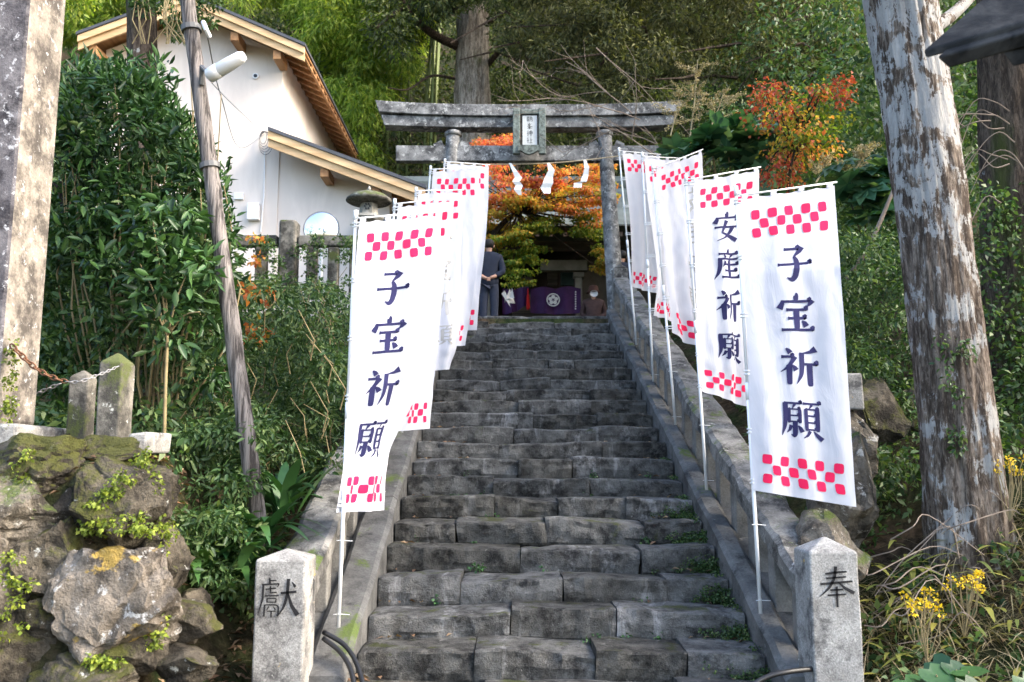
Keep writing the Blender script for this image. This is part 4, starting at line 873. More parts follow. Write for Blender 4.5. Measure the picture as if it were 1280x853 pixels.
MB().add([(fx - .42, YL, p0.z), (fx, YL, p0.z), (fx + .0, YL + .42, p0.z), (fx - .42, YL + .42, p0.z), (fx - .42, YL, p0.z + 3.6), (fx, YL, p0.z + 3.6), (fx, YL + .42, p0.z + 3.6), (fx - .42, YL + .42, p0.z + 3.6)],
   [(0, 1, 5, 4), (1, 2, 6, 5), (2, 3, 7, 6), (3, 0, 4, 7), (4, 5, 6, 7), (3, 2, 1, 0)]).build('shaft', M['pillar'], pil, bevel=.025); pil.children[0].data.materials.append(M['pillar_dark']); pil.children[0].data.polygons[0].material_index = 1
a = P(24, 556, YL - .05); MB().box((a.x - .75, YL - .08, a.z - .1), (a.x, YL + .55, p0.z - .004), .01).build('base_block', M['granite'], pil, bevel=.02)
a, b = P(117, 560, 5.2), P(153, 452, 5.2)
post('stone_post', a.x, b.x, 5.2, .19, a.z - .08, b.z, b.z + .07, M['fence'], 'mossy broad stone post with pointed top above the boulder, chain attached', 'stone post')
a, b = P(77, 560, 5.45), P(108, 470, 5.45)
post('stone_post', a.x, b.x, 5.48, .12, a.z - .08, b.z, b.z + .05, M['fence'], 'shorter dark stone post just behind the chained post', 'stone post')
a = P(94, 563, 5.12); b = P(185, 540, 5.12)
tag(MB().box((a.x + .30, 5.12, a.z - .02), (b.x, 5.5, b.z), .012).build('granite_slab', M['granite'], None, bevel=.015), 'pale granite slab at the foot of the chained post', 'slab')
def chain(pts, label, mat, n):
    t = thing('chain', pts[0], label, 'chain'); pp = [crom([p[:] for p in pts], i / n) for i in range(n + 1)]
    for i in range(n):
        a = Vector(pp[i]); b = Vector(pp[i + 1]); d = (b - a); L = d.length * .72; d.normalize(); c = (a + b) / 2
        s = d.cross(Vector((0, 0, 1))).normalized(); s = s if i % 2 else d.cross(s).normalized()
        ring = [c + d * (L * math.cos(k)) + s * (.42 * L * math.sin(k)) for k in np.linspace(0, 2 * math.pi, 11)]
        MB().tube(ring, L * .15, 5, cap=False).build('chain_link', M[mat if not (mat == 'mix') else ('chain_rust' if i < n * .42 else 'chain')], t, smooth=True)
chain([P(14, 432, 5.12), P(50, 464, 5.05), P(90, 478, 5.0), P(125, 468, 5.08), P(148, 458, 5.18)], 'rusty chain slung from the pillar to the mossy post', 'mix', 24)
chain([P(20, 500, 5.6), P(45, 492, 5.6), P(75, 480, 5.6)], 'grey chain behind, running to the shorter post', 'chain', 10)
rw = thing('rock_wall', P(80, 850, 4.6), 'mossy retaining wall of rough boulders under the stone pillar', 'rock wall')
def prock(x0, y0, x1, y1, Y, mat, seed, yd=None, **k):
    c = P((x0 + x1) / 2, (y0 + y1) / 2, Y); sx = (x1 - x0) / 2 / F * Y; szz = (y1 - y0) / 2 / F * Y
    return rock('boulder', c, (sx, yd or (sx + szz) / 2, szz), seed, M[mat], rw, **k)
prock(70, 672, 226, 832, 4.72, 'rock_yellow', 3, .30)
prock(120, 760, 215, 850, 4.74, 'rock_moss', 53)
prock(-80, 580, 80, 705, 4.78, 'rock', 5, .3); prock(80, 560, 222, 700, 4.98, 'rock_moss', 8); prock(-40, 545, 130, 625, 4.98, 'rock_moss', 11)
prock(-70, 680, 48, 790, 4.72, 'rock', 14); prock(20, 655, 110, 760, 4.80, 'rock_moss', 17); prock(30, 735, 120, 830, 4.80, 'rock_moss', 21); prock(-60, 770, 60, 870, 4.64, 'rock_moss', 24)
prock(40, 810, 190, 890, 4.58, 'rock_moss', 27); prock(185, 742, 262, 812, 4.9, 'rock_moss', 31); prock(190, 805, 262, 856, 4.75, 'rock_moss', 34); prock(60, 610, 120, 670, 4.88, 'rock', 37)
prock(150, 655, 230, 760, 5.05, 'rock_moss', 41); prock(60, 548, 185, 600, 5.16, 'rock_moss', 44)
prock(205, 740, 262, 800, 5.5, 'rock_moss', 47); prock(-130, 600, 10, 880, 4.75, 'rock', 49)

# right bank stones
rb_ = thing('bank_boulders', P(1080, 640, 6.5), 'rough boulders stacked behind the right balustrade under the tall tree', 'boulders')
def rrock(x0, y0, x1, y1, Y, mat, seed):
    c = P((x0 + x1) / 2, (y0 + y1) / 2, Y); sx = (x1 - x0) / 2 / F * Y; szz = (y1 - y0) / 2 / F * Y; rock('boulder', c, (sx, sx, szz), seed, M[mat], rb_, 4)
rrock(1000, 540, 1100, 700, 6.7, 'rock', 61); rrock(1066, 475, 1128, 570, 7.6, 'rock_moss', 64); rrock(1110, 490, 1165, 580, 8.2, 'rock_moss', 67); rrock(985, 640, 1075, 740, 6.2, 'rock', 70); rrock(1040, 510, 1100, 600, 7.0, 'rock', 73)
a, b = P(1058, 512, 6.9), P(1079, 466, 6.9)
tag(MB().box((a.x, 6.9, a.z), (b.x, 7.15, b.z), .006).build('granite_block', M['granite'], None, bevel=.015), 'squared pale granite block beside the front right banner', 'stone block')

# cables
mb_l = [('thick black cable looping beside the left gatepost', [P(404, 790, 5.75), P(430, 806, 5.7), P(446, 830, 5.6), P(458, 870, 5.4)]), ('second black cable lying under the thick one at the left gatepost', [P(404, 798, 5.72), P(424, 814, 5.66), P(438, 836, 5.56), P(446, 872, 5.4)]), ('black cable end creeping round the foot of the right gatepost', [P(1020, 836, 5.45), P(985, 840, 5.36), P(955, 848, 5.34), P(925, 868, 5.3)])]
for lab, pts in mb_l: tag(MB().tube([crom([p[:] for p in pts], i / 16) for i in range(17)], .016, 8).build('cable', M['black'], None, True), lab, 'cable')

# eave of the small pavilion at the upper right
ev = thing('pavilion_eave', P(1300, 40, 3.2), 'dark timber eave corner of a small pavilion at upper right', 'eave')
E0 = P(1156, 76, 3.2); E1 = P(1300, -45, 3.2); dv = Vector((.9, -.25, -.0))
pa, pb_ = P(1157, 74, 3.3), P(1262, -20, 3.3)
MB().prism([pa, pb_, pb_ + Vector((.03, 0, .06)), pa + Vector((-.01, 0, .035))], (.95, -.9, -.02)).build('roof_edge', M['eave'], ev, bevel=.008)
pa2, pb2 = P(1186, 86, 3.25), P(1292, -8, 3.25)
MB().prism([pa2, pb2, P(1262, -8, 3.25), P(1170, 72, 3.25)], (.9, -.85, -.02)).build('fascia', M['eave'], ev, bevel=.008)
a = P(1252, 60, 3.15); MB().prism([P(1250, 62, 3.12), P(1266, 84, 3.12), P(1300, 62, 3.12), P(1300, 20, 3.12)], (.25, -.2, 0)).build('rafter_end', M['eave'], ev, bevel=.006)

# ------------------------------------------------------------------ trees
def trunk_mesh(name, pts, rad, mat, parent, seg=64, rings=160, furrow=.05, flare=0.):
    pts = [np.array(p) for p in pts]; k = np.linspace(0, 1, rings); vs = []
    C = np.array([crom(pts, t) for t in k]); Rr = np.interp(k, np.linspace(0, 1, len(rad)), rad)
    for i in range(rings):
        for j in range(seg):
            t = 2 * math.pi * j / seg; c, s = math.cos(t), math.sin(t); z = C[i][2]
            f = furrow * (noise.noise((c * 5.5, s * 5.5, z * .9)) + .8 * noise.noise((c * 13, s * 13, z * 1.6)) + .35 * noise.noise((c * 26, s * 26, z * 6))) + .08 * noise.noise((c * 1.2, s * 1.2, z * .7))
            f += furrow * .9 * (abs(noise.noise((c * 9, s * 9, z * 1.1 + 5))) - .25) + furrow * .5 * (abs(noise.noise((c * 19, s * 19, z * 3 + 9))) - .25)
            if flare: f += flare * max(0, 1 - k[i] * 5) ** 2 * (1 + .6 * math.sin(t * 5 + 1))
            r = Rr[i] * (1 + f); vs.append((C[i][0] + r * c, C[i][1] + r * s, z))
    a = np.arange(rings - 1)[:, None] * seg + np.arange(seg)[None]; b = np.arange(rings - 1)[:, None] * seg + (np.arange(seg)[None] + 1) % seg
    return mesh_np(name, np.array(vs), np.stack([a, b, b + seg, a + seg], -1).reshape(-1, 4), mat, parent, True)
def limb(name, pts, r0, r1, mat, parent, seg=8, n=16):
    pp = [crom([tuple(p) for p in pts], i / n) for i in range(n + 1)]
    return MB().tube(pp, [r0 + (r1 - r0) * i / n for i in range(n + 1)], seg).build(name, mat, parent, True)
# pale tree, right foreground
t1 = thing('tall_tree', P(1215, 740, 6.3), 'tall tree trunk with white lichen patches in the right foreground', 'tree')
trunk_mesh('trunk', [P(1222, 800, 6.3), P(1216, 700, 6.3), P(1190, 480, 6.32), P(1165, 260, 6.35), P(1134, 60, 6.4), P(1118, -60, 6.4), P(1085, -420, 6.6), P(1070, -700, 6.8)], [.33, .295, .25, .245, .255, .26, .2, .09], M['bark_pale'], t1, flare=.12, furrow=.075, seg=110, rings=240)
limb('branch', [P(1160, 40, 6.5), P(1200, 10, 6.7), P(1240, -40, 7.0), P(1290, -140, 7.4)], .06, .03, M['bark_pale'], t1)
V, Q = clump_leaves(pix_cloud([(1172, 420), (1215, 430), (1222, 560), (1195, 560)], 16, 6.02, 6.06), .06, 14, .035, .6, fine=True); mesh_np('ivy', V, Q, M['leaf_mid'], t1)
topc = np.array(P(1085, -500, 6.6)); C = topc + rng.normal(size=(60, 3)) * np.array([1.5, 1.5, .9])
V, Q = clump_leaves(C, .55, 160, .12); mesh_np('crown', V, Q, M['leaf_dark'], t1)
for k in range(8): limb('branch', [topc + np.array([0, 0, -.8]), topc + rng.normal(size=3) * .6, C[k]], .07, .02, M['bark_pale'], t1)
# darker tree at the right edge
t2 = thing('cedar_tree', P(1268, 640, 8.3), 'dark mossy tree trunk with ivy at the right edge', 'tree')
trunk_mesh('trunk', [P(1292, 680, 8.3), P(1282, 480, 8.3), P(1270, 260, 8.3), P(1262, 60, 8.3), P(1258, -60, 8.3), P(1250, -500, 8.4)], [.42, .36, .32, .29, .27, .14], M['bark_moss'], t2, flare=.2)
pts = pix_cloud([(1226, 230), (1285, 230), (1290, 520), (1240, 520), (1225, 420)], 60, 7.88, 8.0)
V, Q = clump_leaves(pts, .14, 22, .055, .6); mesh_np('ivy', V, Q, M['leaf_mid'], t2)
topc = np.array(P(1250, -480, 8.4)); C = topc + rng.normal(size=(60, 3)) * np.array([1.6, 1.6, 1.2]); V, Q = clump_leaves(C, .6, 150, .12); mesh_np('crown', V, Q, M['leaf_forest'], t2)
# the big old tree behind the gate
t3 = thing('old_cedar', P(590, 330, 27), 'huge old tree with mossy grey trunk rising behind the gate', 'tree')
trunk_mesh('trunk', [P(590, 400, 27), P(590, 260, 27), P(590, 130, 27), P(591, 30, 27), P(592, -60, 27), P(596, -350, 27)], [.75, .66, .58, .52, .48, .22], M['bark_old'], t3, furrow=.06)
for pts, r in (([(578, 60), (545, 45), (515, 20), (490, -20)], .17), ([(606, 85), (640, 50), (690, 30), (740, 30)], .10), ([(580, 20), (540, -5), (500, 12), (470, 35)], .13), ([(604, 30), (650, 5), (700, -10), (760, 0)], .12), ([(575, 100), (540, 95), (510, 112), (485, 110)], .05)):
    limb('branch', [P(x, y, 27 - 2.5 * i / 3) for i, (x, y) in enumerate(pts)], r, r * .35, M['bark_dark'], t3)
C = np.concatenate([pix_cloud([(460, -40), (800, -40), (830, 40), (720, 70), (640, 40), (630, -5), (560, -10), (540, 60), (490, 50)], 70, 24, 28), pix_cloud([(470, -60), (820, -60), (820, -250), (470, -250)], 60, 24, 30)])
V, Q = clump_leaves(C, .85, 420, .17, .3); mesh_np('crown', V, Q, M['leaf_forest'], t3)
# trunk with vines in the shrubs at upper left
t4 = thing('vine_trunk', P(178, 420, 8.8), 'mossy trunk wrapped in vines above the left shrub', 'tree')
trunk_mesh('trunk', [P(190, 620, 8.8), P(182, 330, 8.8), P(178, 60, 8.8), P(172, -80, 8.8)], [.15, .15, .15, .16], M['bark_moss'], t4, seg=32, rings=60)
V, Q = clump_leaves(pix_cloud([(150, -20), (275, -20), (262, 40), (215, 55), (205, 15), (165, 10)], 50, 8.5, 9.0), .10, 40, .05, .5); mesh_np('vine_leaves', V, Q, M['leaf_mid'], t4)
V, Q = clump_leaves(pix_cloud([(70, -40), (130, -40), (110, 8), (78, 22)], 30, 9., 10), .14, 40, .06, .5); mesh_np('crown', V, Q, M['leaf_bamboo'], t4)
mb = MB()
for k in range(14):
    x = rng.uniform(168, 230); mb.tube([P(x, -10, 8.6), P(x + rng.uniform(-10, 15), 25, 8.5), P(x + rng.uniform(-20, 25), 55, 8.55)], .006, 4)
mb.build('vine', M['stem'], t4)
# maples
def maple(name, base, label, zones, size, trunkpts, n=90, flat=.22, tr=.11):
    t = thing(name, base, label, 'maple'); limb('trunk', trunkpts, tr, tr * .4, M['bark_dark'], t)
    for poly, mt, k, Y0, Y1, r in zones:
        C = pix_cloud(poly, k, Y0, Y1); V, Q = clump_leaves(C, r * 1.15, n, size, .75, flat, .5, .55, 1.1, .55); mesh_np('crown', V, Q, M[mt], t)
        for c in C[::4]: limb('branch', [trunkpts[-1], (np.array(trunkpts[-1]) + c) / 2 + rng.normal(size=3) * .08, c], .018, .006, M['bark_dark'], t, 5, 6)
    return t
YM = 17.9
maple('maple_tree', P(598, 395, YM), 'spreading autumn maple in orange red and green behind the gate opening', [
    ([(540, 215), (645, 205), (650, 245), (600, 262), (560, 255)], 'leaf_red', 22, 17.4, 18.6, .26), ([(560, 215), (645, 225), (650, 262), (600, 275)], 'leaf_orange', 16, 17.3, 18.4, .24), ([(640, 205), (762, 205), (764, 250), (740, 292), (700, 262), (640, 262)], 'leaf_orange', 52, 17.3, 18.6, .24), ([(650, 230), (762, 225), (764, 262), (700, 262)], 'leaf_gold', 22, 17.3, 18.4, .22),
    ([(596, 262), (650, 240), (690, 262), (650, 300), (618, 312), (600, 300)], 'leaf_gold', 46, 17.3, 18.5, .22), ([(620, 292), (690, 266), (700, 282), (676, 318), (664, 352), (640, 362), (628, 330)], 'leaf_mgreen', 46, 17.3, 18.3, .2),
    ([(700, 262), (745, 258), (760, 300), (762, 338), (748, 332), (738, 300), (712, 288)], 'leaf_mgreen', 26, 17.3, 18.5, .19), ([(742, 310), (764, 312), (762, 344), (748, 340)], 'leaf_gold', 8, 17.3, 18.2, .17), ([(590, 180), (638, 168), (640, 186), (598, 190)], 'leaf_red', 14, 18.5, 19.5, .22), ([(640, 215), (700, 215), (690, 240)], 'leaf_red', 10, 17.4, 17.8, .2)],
    .068, [P(602, 400, YM), P(606, 340, YM), P(620, 290, YM), P(650, 262, YM)], 72)
YR = 10.9
maple('maple_tree', P(985, 380, YR), 'small red and olive maple on the slope right of the gate', [
    ([(930, 112), (968, 92), (985, 130), (965, 170), (938, 150)], 'leaf_scarlet', 11, 10.4, 11.4, .2), ([(980, 115), (1056, 112), (1050, 190), (1010, 205), (975, 160)], 'leaf_mgreen', 34, 10.4, 11.5, .22), ([(955, 128), (1000, 122), (1010, 200), (960, 190)], 'leaf_gold', 12, 10.5, 11.4, .2), ([(1015, 100), (1060, 96), (1056, 130), (1020, 124)], 'leaf_scarlet', 9, 10.4, 11, .17),
    ([(945, 195), (995, 188), (1000, 240), (950, 240)], 'leaf_scarlet', 11, 10.6, 11.4, .18), ([(980, 130), (1055, 140), (1050, 200), (985, 200)], 'leaf_orange', 8, 10.4, 11.2, .18)], .056, [P(985, 400, YR), P(990, 310, YR), P(986, 230, YR), P(995, 180, YR)], 34, .6, .035)
# rice-paper plants: big lobed leaves and cream panicles
def bigleaf(V, Qs, c, d, L, W, lobes=7):
    """lobed palmate leaf as a fan of pointed quads"""
    d = np.array(d, float); d /= np.linalg.norm(d); up = np.array([0, 0, 1.]) + rng.normal(size=3) * .35; s = np.cross(up, d); s /= np.linalg.norm(s); n = np.cross(d, s)
    for k in range(lobes):
        a = (k / (lobes - 1) - .5) * 4.0; dd = d * math.cos(a) + s * math.sin(a); l = L * (1 - .12 * abs(a)); side = np.cross(n, dd); b = len(V)
        V += [c, c + dd * l * .55 + side * W * .5 + n * .01, c + dd * l - n * l * .18, c + dd * l * .55 - side * W * .5 + n * .01]; Qs.append((b, b + 1, b + 2, b + 3))
rp_ = thing('rice_paper_plant', P(900, 300, 12.5), 'broad-leaved shrub with large dark lobed leaves above the right banners', 'shrub')
V = []; Q = []
for poly, k in (([(830, 190), (880, 160), (970, 150), (985, 180), (930, 200), (880, 205), (850, 205)], 34), ([(905, 190), (985, 160), (990, 232), (955, 236)], 18)):
    for c in pix_cloud(poly, k, 12, 13): bigleaf(V, Q, c, (rng.normal() * .7, -.6 + rng.normal() * .4, -.15 + rng.normal() * .3), .36, .2)
mesh_np('leaves', np.array(V), np.array(Q), M['leaf_big'], rp_)
for k in range(6): limb('stem', [P(900 + k * 14, 420, 12.6), P(895 + k * 14, 300, 12.6), P(870 + k * 20, 190, 12.5)], .025, .012, M['stem'], rp_)
rp2 = thing('rice_paper_plant', P(1075, 420, 9.5), 'broad dark-leaved shrub between the front right banner and the pale trunk', 'shrub'); V = []; Q = []
for c in pix_cloud([(1045, 200), (1110, 205), (1110, 262), (1060, 285), (1050, 240)], 40, 9.2, 10): bigleaf(V, Q, c, (rng.normal() * .7, -.6 + rng.normal() * .4, -.2), .3, .17)
mesh_np('leaves', np.array(V), np.array(Q), M['leaf_big'], rp2)
for k in range(3): limb('stem', [P(1100 - k * 6, 560, 9.9), P(1064 + k * 22, 420, 9.8), P(1082 + k * 4, 330, 9.7), P(1060 + k * 16, 240, 9.6)], .011, .006, M['bark_dark'], rp2)
limb('stem', [P(1060, 350, 8.5), P(1090, 300, 8.4), P(1118, 235, 8.4)], .03, .018, M['twig'], rp2)
def panicle(label, root, tip, Y, spread, n):
    t = thing('flower_panicle', P(*root, Y), label, 'flower spike', 'cream flower panicles'); mb = MB(); a, b = P(*root, Y), P(*tip, Y); mb.tube([a, a.lerp(b, .5) + Vector((.02, 0, .02)), b], [.012, .009, .005], 5); cl = []
    for k in range(n):
        f = rng.uniform(.2, 1); c = a.lerp(b, f); e = c + Vector((rng.normal() * spread, rng.normal() * spread, abs(rng.normal()) * spread * .5)) * (1.15 - f * .7)
        mb.tube([c, c.lerp(e, .5), e], .004, 4)
        for g in np.linspace(.3, 1, 7): cl.append(np.array(c.lerp(e, g)))
    mb.build('stalk', M['panicle'], t); V, Q = clump_leaves(np.array(cl), .028, 7, .022, .9); mesh_np('blossom', V, Q, M['panicle'], t)
panicle('tall cream flower panicle left of the red maple', (862, 175), (872, 75), 12.4, .22, 26)
panicle('drooping cream flower panicle over the right end of the gate beam', (838, 170), (850, 112), 12.6, .2, 18)
panicle('wide cream flower panicle below the tallest one', (888, 160), (905, 115), 12.3, .24, 20)
panicle('cream flower panicle beside the pale trunk', (1060, 225), (1090, 180), 9.6, .14, 18)
panicle('small cream flower panicle above the front right banner', (1020, 228), (1040, 196), 10.5, .14, 12)
# bare branched shrub reaching over the gate beam
bs = thing('bare_branched_shrub', P(855, 260, 14.3), 'leafless shrub with fine pale branches reaching over the gate beam', 'shrub'); mb = MB()
def twigs(p, d, L, r, lev):
    pts = [p]; q = np.array(p); dd = np.array(d) / np.linalg.norm(d)
    for k in range(5):
        dd = dd + rng.normal(size=3) * .12 + np.array([0, 0, .02]); dd /= np.linalg.norm(dd); q = q + dd * L / 5; pts.append(q.copy())
    mb.tube(pts, [r * (1 - .12 * k) for k in range(6)], 5)
    if lev:
        for k in range(3): i = rng.integers(1, 6); twigs(pts[i], dd + rng.normal(size=3) * .55 * np.array([1, .6, 1]), L * .62, r * .55, lev - 1)
for (a, b, r) in (((858, 235), (790, 140), .020), ((790, 142), (715, 62), .013), ((800, 150), (690, 110), .014), ((820, 180), (740, 135), .011), ((745, 60), (820, 150), .010), ((860, 235), (905, 150), .012), ((700, 120), (640, 95), .009), ((760, 130), (690, 150), .008)):
    A, B = np.array(P(*a, 14.3)), np.array(P(*b, 14.1)); twigs(A, B - A, np.linalg.norm(B - A), r, 2)
mb.build('branches', M['twig'], bs)
# bamboo: nobody could count it
parts = []
C = np.concatenate([pix_cloud([(375, -40), (535, -40), (530, 60), (500, 110), (470, 130), (462, 190), (500, 270), (440, 240), (420, 160), (385, 60)], 210, 26, 31), pix_cloud([(280, -60), (540, -60), (540, 5), (395, 30), (290, 2)], 90, 27, 31), pix_cloud([(40, -60), (290, -60), (250, 10), (180, 25), (90, 60), (40, 60)], 110, 27.5, 31)])
V, Q = clump_leaves(C, .62, 260, .24, .17, .8, .5, .9, .5, .5)
bam = mesh_np('bamboo_grove', V, Q, M['leaf_bamboo']); tag(bam, 'bright yellow-green bamboo foliage behind the white house', 'bamboo', kind='stuff')
mb = MB()
for k in range(22):
    x = rng.uniform(385, 540); Y = rng.uniform(27, 32); mb.tube([P(x, 330, Y), P(x + 6, 120, Y), P(x + rng.uniform(5, 25), -40, Y)], .045, 6)
tag(mb.build('bamboo_culms', M['culm'], None, True), 'slender green bamboo stems behind the white house', 'bamboo', kind='stuff')
# hillside wood behind and at the right: one mass
def woodC(n, x0, x1, y0, y1, hlo, hhi):
    x = rng.uniform(x0, x1, n); y = rng.uniform(y0, y1, n); z = np.array([H(a, b) for a, b in zip(x, y)]) + rng.uniform(hlo, hhi, n); return np.stack([x, y, z], 1)
parts = [clump_leaves(woodC(620, -14, 26, 27, 36, .5, 9), 1.15, 190, .20, .36), clump_leaves(woodC(320, -36, 40, 34, 52, 1, 10), 1.8, 150, .34, .4)]
V, Q = merge(parts); tag(mesh_np('hillside_wood', V, Q, M['leaf_forest']), 'dense dark evergreen wood on the hillside behind the shrine', 'wood', kind='stuff')
C = np.concatenate([pix_cloud([(640, -40), (1090, -40), (1080, 150), (940, 100), (860, 90), (780, 120), (690, 110), (640, 60)], 210, 20, 25), pix_cloud([(620, -40), (1100, -40), (1100, -160), (620, -160)], 60, 19, 24)])
V, Q = clump_leaves(C, .62, 260, .15, .28, .55, .7, .5, .6, .5); ol = mesh_np('conifer_boughs', V, Q, M['leaf_olive']); tag(ol, 'drooping olive-green conifer boughs above the gate', 'foliage', kind='stuff')
mb = MB()
for k in range(26):
    x = rng.uniform(640, 1080); y = rng.uniform(-30, 110); Y = rng.uniform(20, 24); mb.tube([P(x, y, Y), P(x + rng.uniform(-40, 10), y + rng.uniform(-25, 10), Y - .4), P(x + rng.uniform(-90, -40), y + rng.uniform(-20, 30), Y - .8)], [.05, .035, .015], 5)
tag(mb.build('conifer_limbs', M['bark_dark']), 'dark bare limbs among the olive conifer boughs', 'limbs', kind='stuff')
parts = [clump_leaves(woodC(300, 5.5, 14, 10, 27, .2, 6.5), .75, 170, .14, .42), clump_leaves(woodC(120, 3.8, 7, 11, 22, .0, 3.2), .5, 170, .11, .45), clump_leaves(woodC(120, 8, 16, -3, 10, 2.5, 8), .9, 150, .18, .42)]  # last patch lies out of view beside the camera, added to shade the steps
V, Q = merge(parts); tag(mesh_np('slope_thicket', V, Q, M['leaf_mid']), 'tangled green thicket on the slope at the right, plus unseen foliage added for shade', 'thicket', kind='stuff')
parts = [clump_leaves(woodC(160, -9, -5.5, 15, 19, -.2, 1.0), .5, 130, .12, .45), clump_leaves(woodC(140, -9.5, -4.5, 9, 14, .2, 3.0), .5, 150, .11, .45)]
V, Q = merge(parts); tag(mesh_np('hedge', V, Q, M['leaf_mid']), 'green hedge below the white house at far left', 'hedge', kind='stuff')

# ------------------------------------------------------------------ shrubs on the left bank
sh = thing('evergreen_shrub', P(170, 620, 7), 'large glossy evergreen shrub in front of the white house', 'shrub')
poly = [(66, 112), (110, 92), (150, 84), (182, 92), (200, 128), (215, 175), (240, 205), (268, 255), (284, 310), (284, 400), (270, 480), (215, 500), (185, 400), (120, 330), (70, 300), (50, 240)]
C = pix_cloud(poly, 180, 6.5, 7.6); V1 = clump_leaves(C, .16, 44, .088, .36, 1., .6, .1, .6, .5, lv=.55, fine=True)
tips = pix_cloud([(80, 80), (200, 75), (228, 150), (292, 235), (290, 330), (225, 200), (160, 120), (80, 110)], 90, 6.4, 7.2); V2 = clump_leaves(tips, .10, 18, .10, .30, 1.2, .5, -.5, .5, .6, fine=True)
V, Q = merge([V1, V2]); mesh_np('crown', V, Q, M['leaf_dark'], sh)
V, Q = clump_leaves(pix_cloud(poly, 120, 6.4, 7.4), .13, 34, .06, .42, 1., .6, .1, .6, .5, lv=.6, fine=True); mesh_np('crown', V, Q, M['leaf_mid'], sh)
for k in range(30):
    x = rng.uniform(75, 280); y = rng.uniform(120, 330); b = P(170 + (x - 170) * .4, 560, 7.1); c = P(x, y - 30, rng.uniform(6.45, 7.)); limb('stem', [b, b.lerp(c, .4) + Vector((rng.normal() * .16, -.1, 0)), b.lerp(c, .75) + Vector((rng.normal() * .07, 0, 0)), c], .011, .004, M['stem'], sh, 5, 8)
limb('trunk', [P(120, 560, 7.4), P(150, 380, 7.4), P(105, 300, 7.4), P(70, 230, 7.4)], .09, .05, M['bark_dark'], sh)
ps = thing('young_shrub', P(205, 570, 6.0), 'slim young shrub with one straight stem and pale glossy leaves', 'shrub')
limb('stem', [P(204, 600, 6.), P(207, 480, 6.), P(209, 420, 6.), P(205, 330, 6.05)], .014, .008, M['stem'], ps)
for e in ((180, 380), (250, 390), (175, 330), (235, 340), (190, 270)): limb('branch', [P(209, 420, 6.), P((209 + e[0]) / 2, (400 + e[1]) / 2, 5.95), P(*e, 5.9)], .008, .004, M['stem'], ps, 5, 6)
V, Q = clump_leaves(pix_cloud([(160, 260), (215, 240), (260, 330), (262, 420), (215, 440), (170, 400)], 46, 5.8, 6.2), .11, 18, .098, .40, 1., .6, .1, fine=True); mesh_np('leaves', V, Q, M['leaf_dark'], ps)
parts = []
parts.append(clump_leaves(pix_cloud([(165, 420), (290, 440), (318, 390), (300, 352), (440, 362), (435, 590), (400, 600), (330, 630), (230, 700), (215, 640), (180, 560)], 300, 7.0, 9.6), .15, 80, .055, .40, lv=.5, fine=True))
parts.append(clump_leaves(pix_cloud([(170, 520), (330, 520), (330, 640), (290, 700), (230, 690), (215, 620)], 120, 6.0, 7.2), .12, 56, .052, .40, lv=.5, fine=True))
parts.append(clump_leaves(pix_cloud([(40, 300), (110, 320), (160, 400), (160, 560), (60, 560), (40, 440)], 120, 6.6, 8.2), .16, 60, .075, .42))
bc = []
for _ in range(330): x = rng.uniform(-5.2, -1.75); y = rng.uniform(5.9, 14); bc.append((x, y, H(x, y) + rng.uniform(0, .35)))
parts.append(clump_leaves(np.array(bc), .2, 60, .075, .42))
parts.append(clump_leaves(pix_cloud([(205, 640), (300, 640), (310, 730), (250, 750), (225, 700)], 46, 5.4, 6.3), .11, 50, .05, .40, lv=.5, fine=True))
parts.append(clump_leaves(pix_cloud([(270, 640), (312, 645), (318, 690), (265, 700)], 20, 5.8, 6.15), .10, 46, .055, .40, fine=True))
V, Q = merge(parts); tag(mesh_np('bank_undergrowth', V, Q, M['leaf_mid']), 'dense leafy undergrowth covering the left bank', 'undergrowth', kind='stuff')
mb = MB()
for k in range(100):
    x = rng.uniform(180, 435); y = rng.uniform(400, 640); Y = rng.uniform(6.8, 8.6); mb.tube([P(x, y, Y), P(x + rng.uniform(-15, 15), y - 25, Y - .05), P(x + rng.uniform(-35, 35), y - rng.uniform(30, 70), Y - .05)], [.006, .005, .003], 4)
tag(mb.build('undergrowth_twigs', M['stem']), 'thin tan twigs poking out of the left bank undergrowth', 'twigs', kind='stuff')
V, Q = clump_leaves(np.concatenate([pix_cloud([(300, 300), (350, 345), (440, 345), (440, 300), (425, 298), (420, 345), (410, 340), (408, 300)], 26, 13.6, 13.9), pix_cloud([(300, 345), (440, 345), (440, 385), (300, 385)], 46, 13., 13.8)]), .10, 40, .055, .6); tag(mesh_np('fence_ivy', V, Q, M['leaf_mid']), 'ivy climbing over the mossy stone fence', 'ivy', kind='stuff')
V, Q = clump_leaves(np.concatenate([pix_cloud([(290, 360), (330, 355), (330, 372), (300, 378)], 5, 7.6, 7.9), pix_cloud([(312, 405), (328, 405), (326, 430), (310, 428)], 5, 7.6, 7.9), pix_cloud([(312, 296), (330, 296), (325, 330), (312, 330)], 5, 13.6, 13.8)]), .08, 12, .08, .7); tag(mesh_np('autumn_creeper', V, Q, M['leaf_orange']), 'few orange autumn leaves beside the timber pole', 'creeper', kind='stuff')
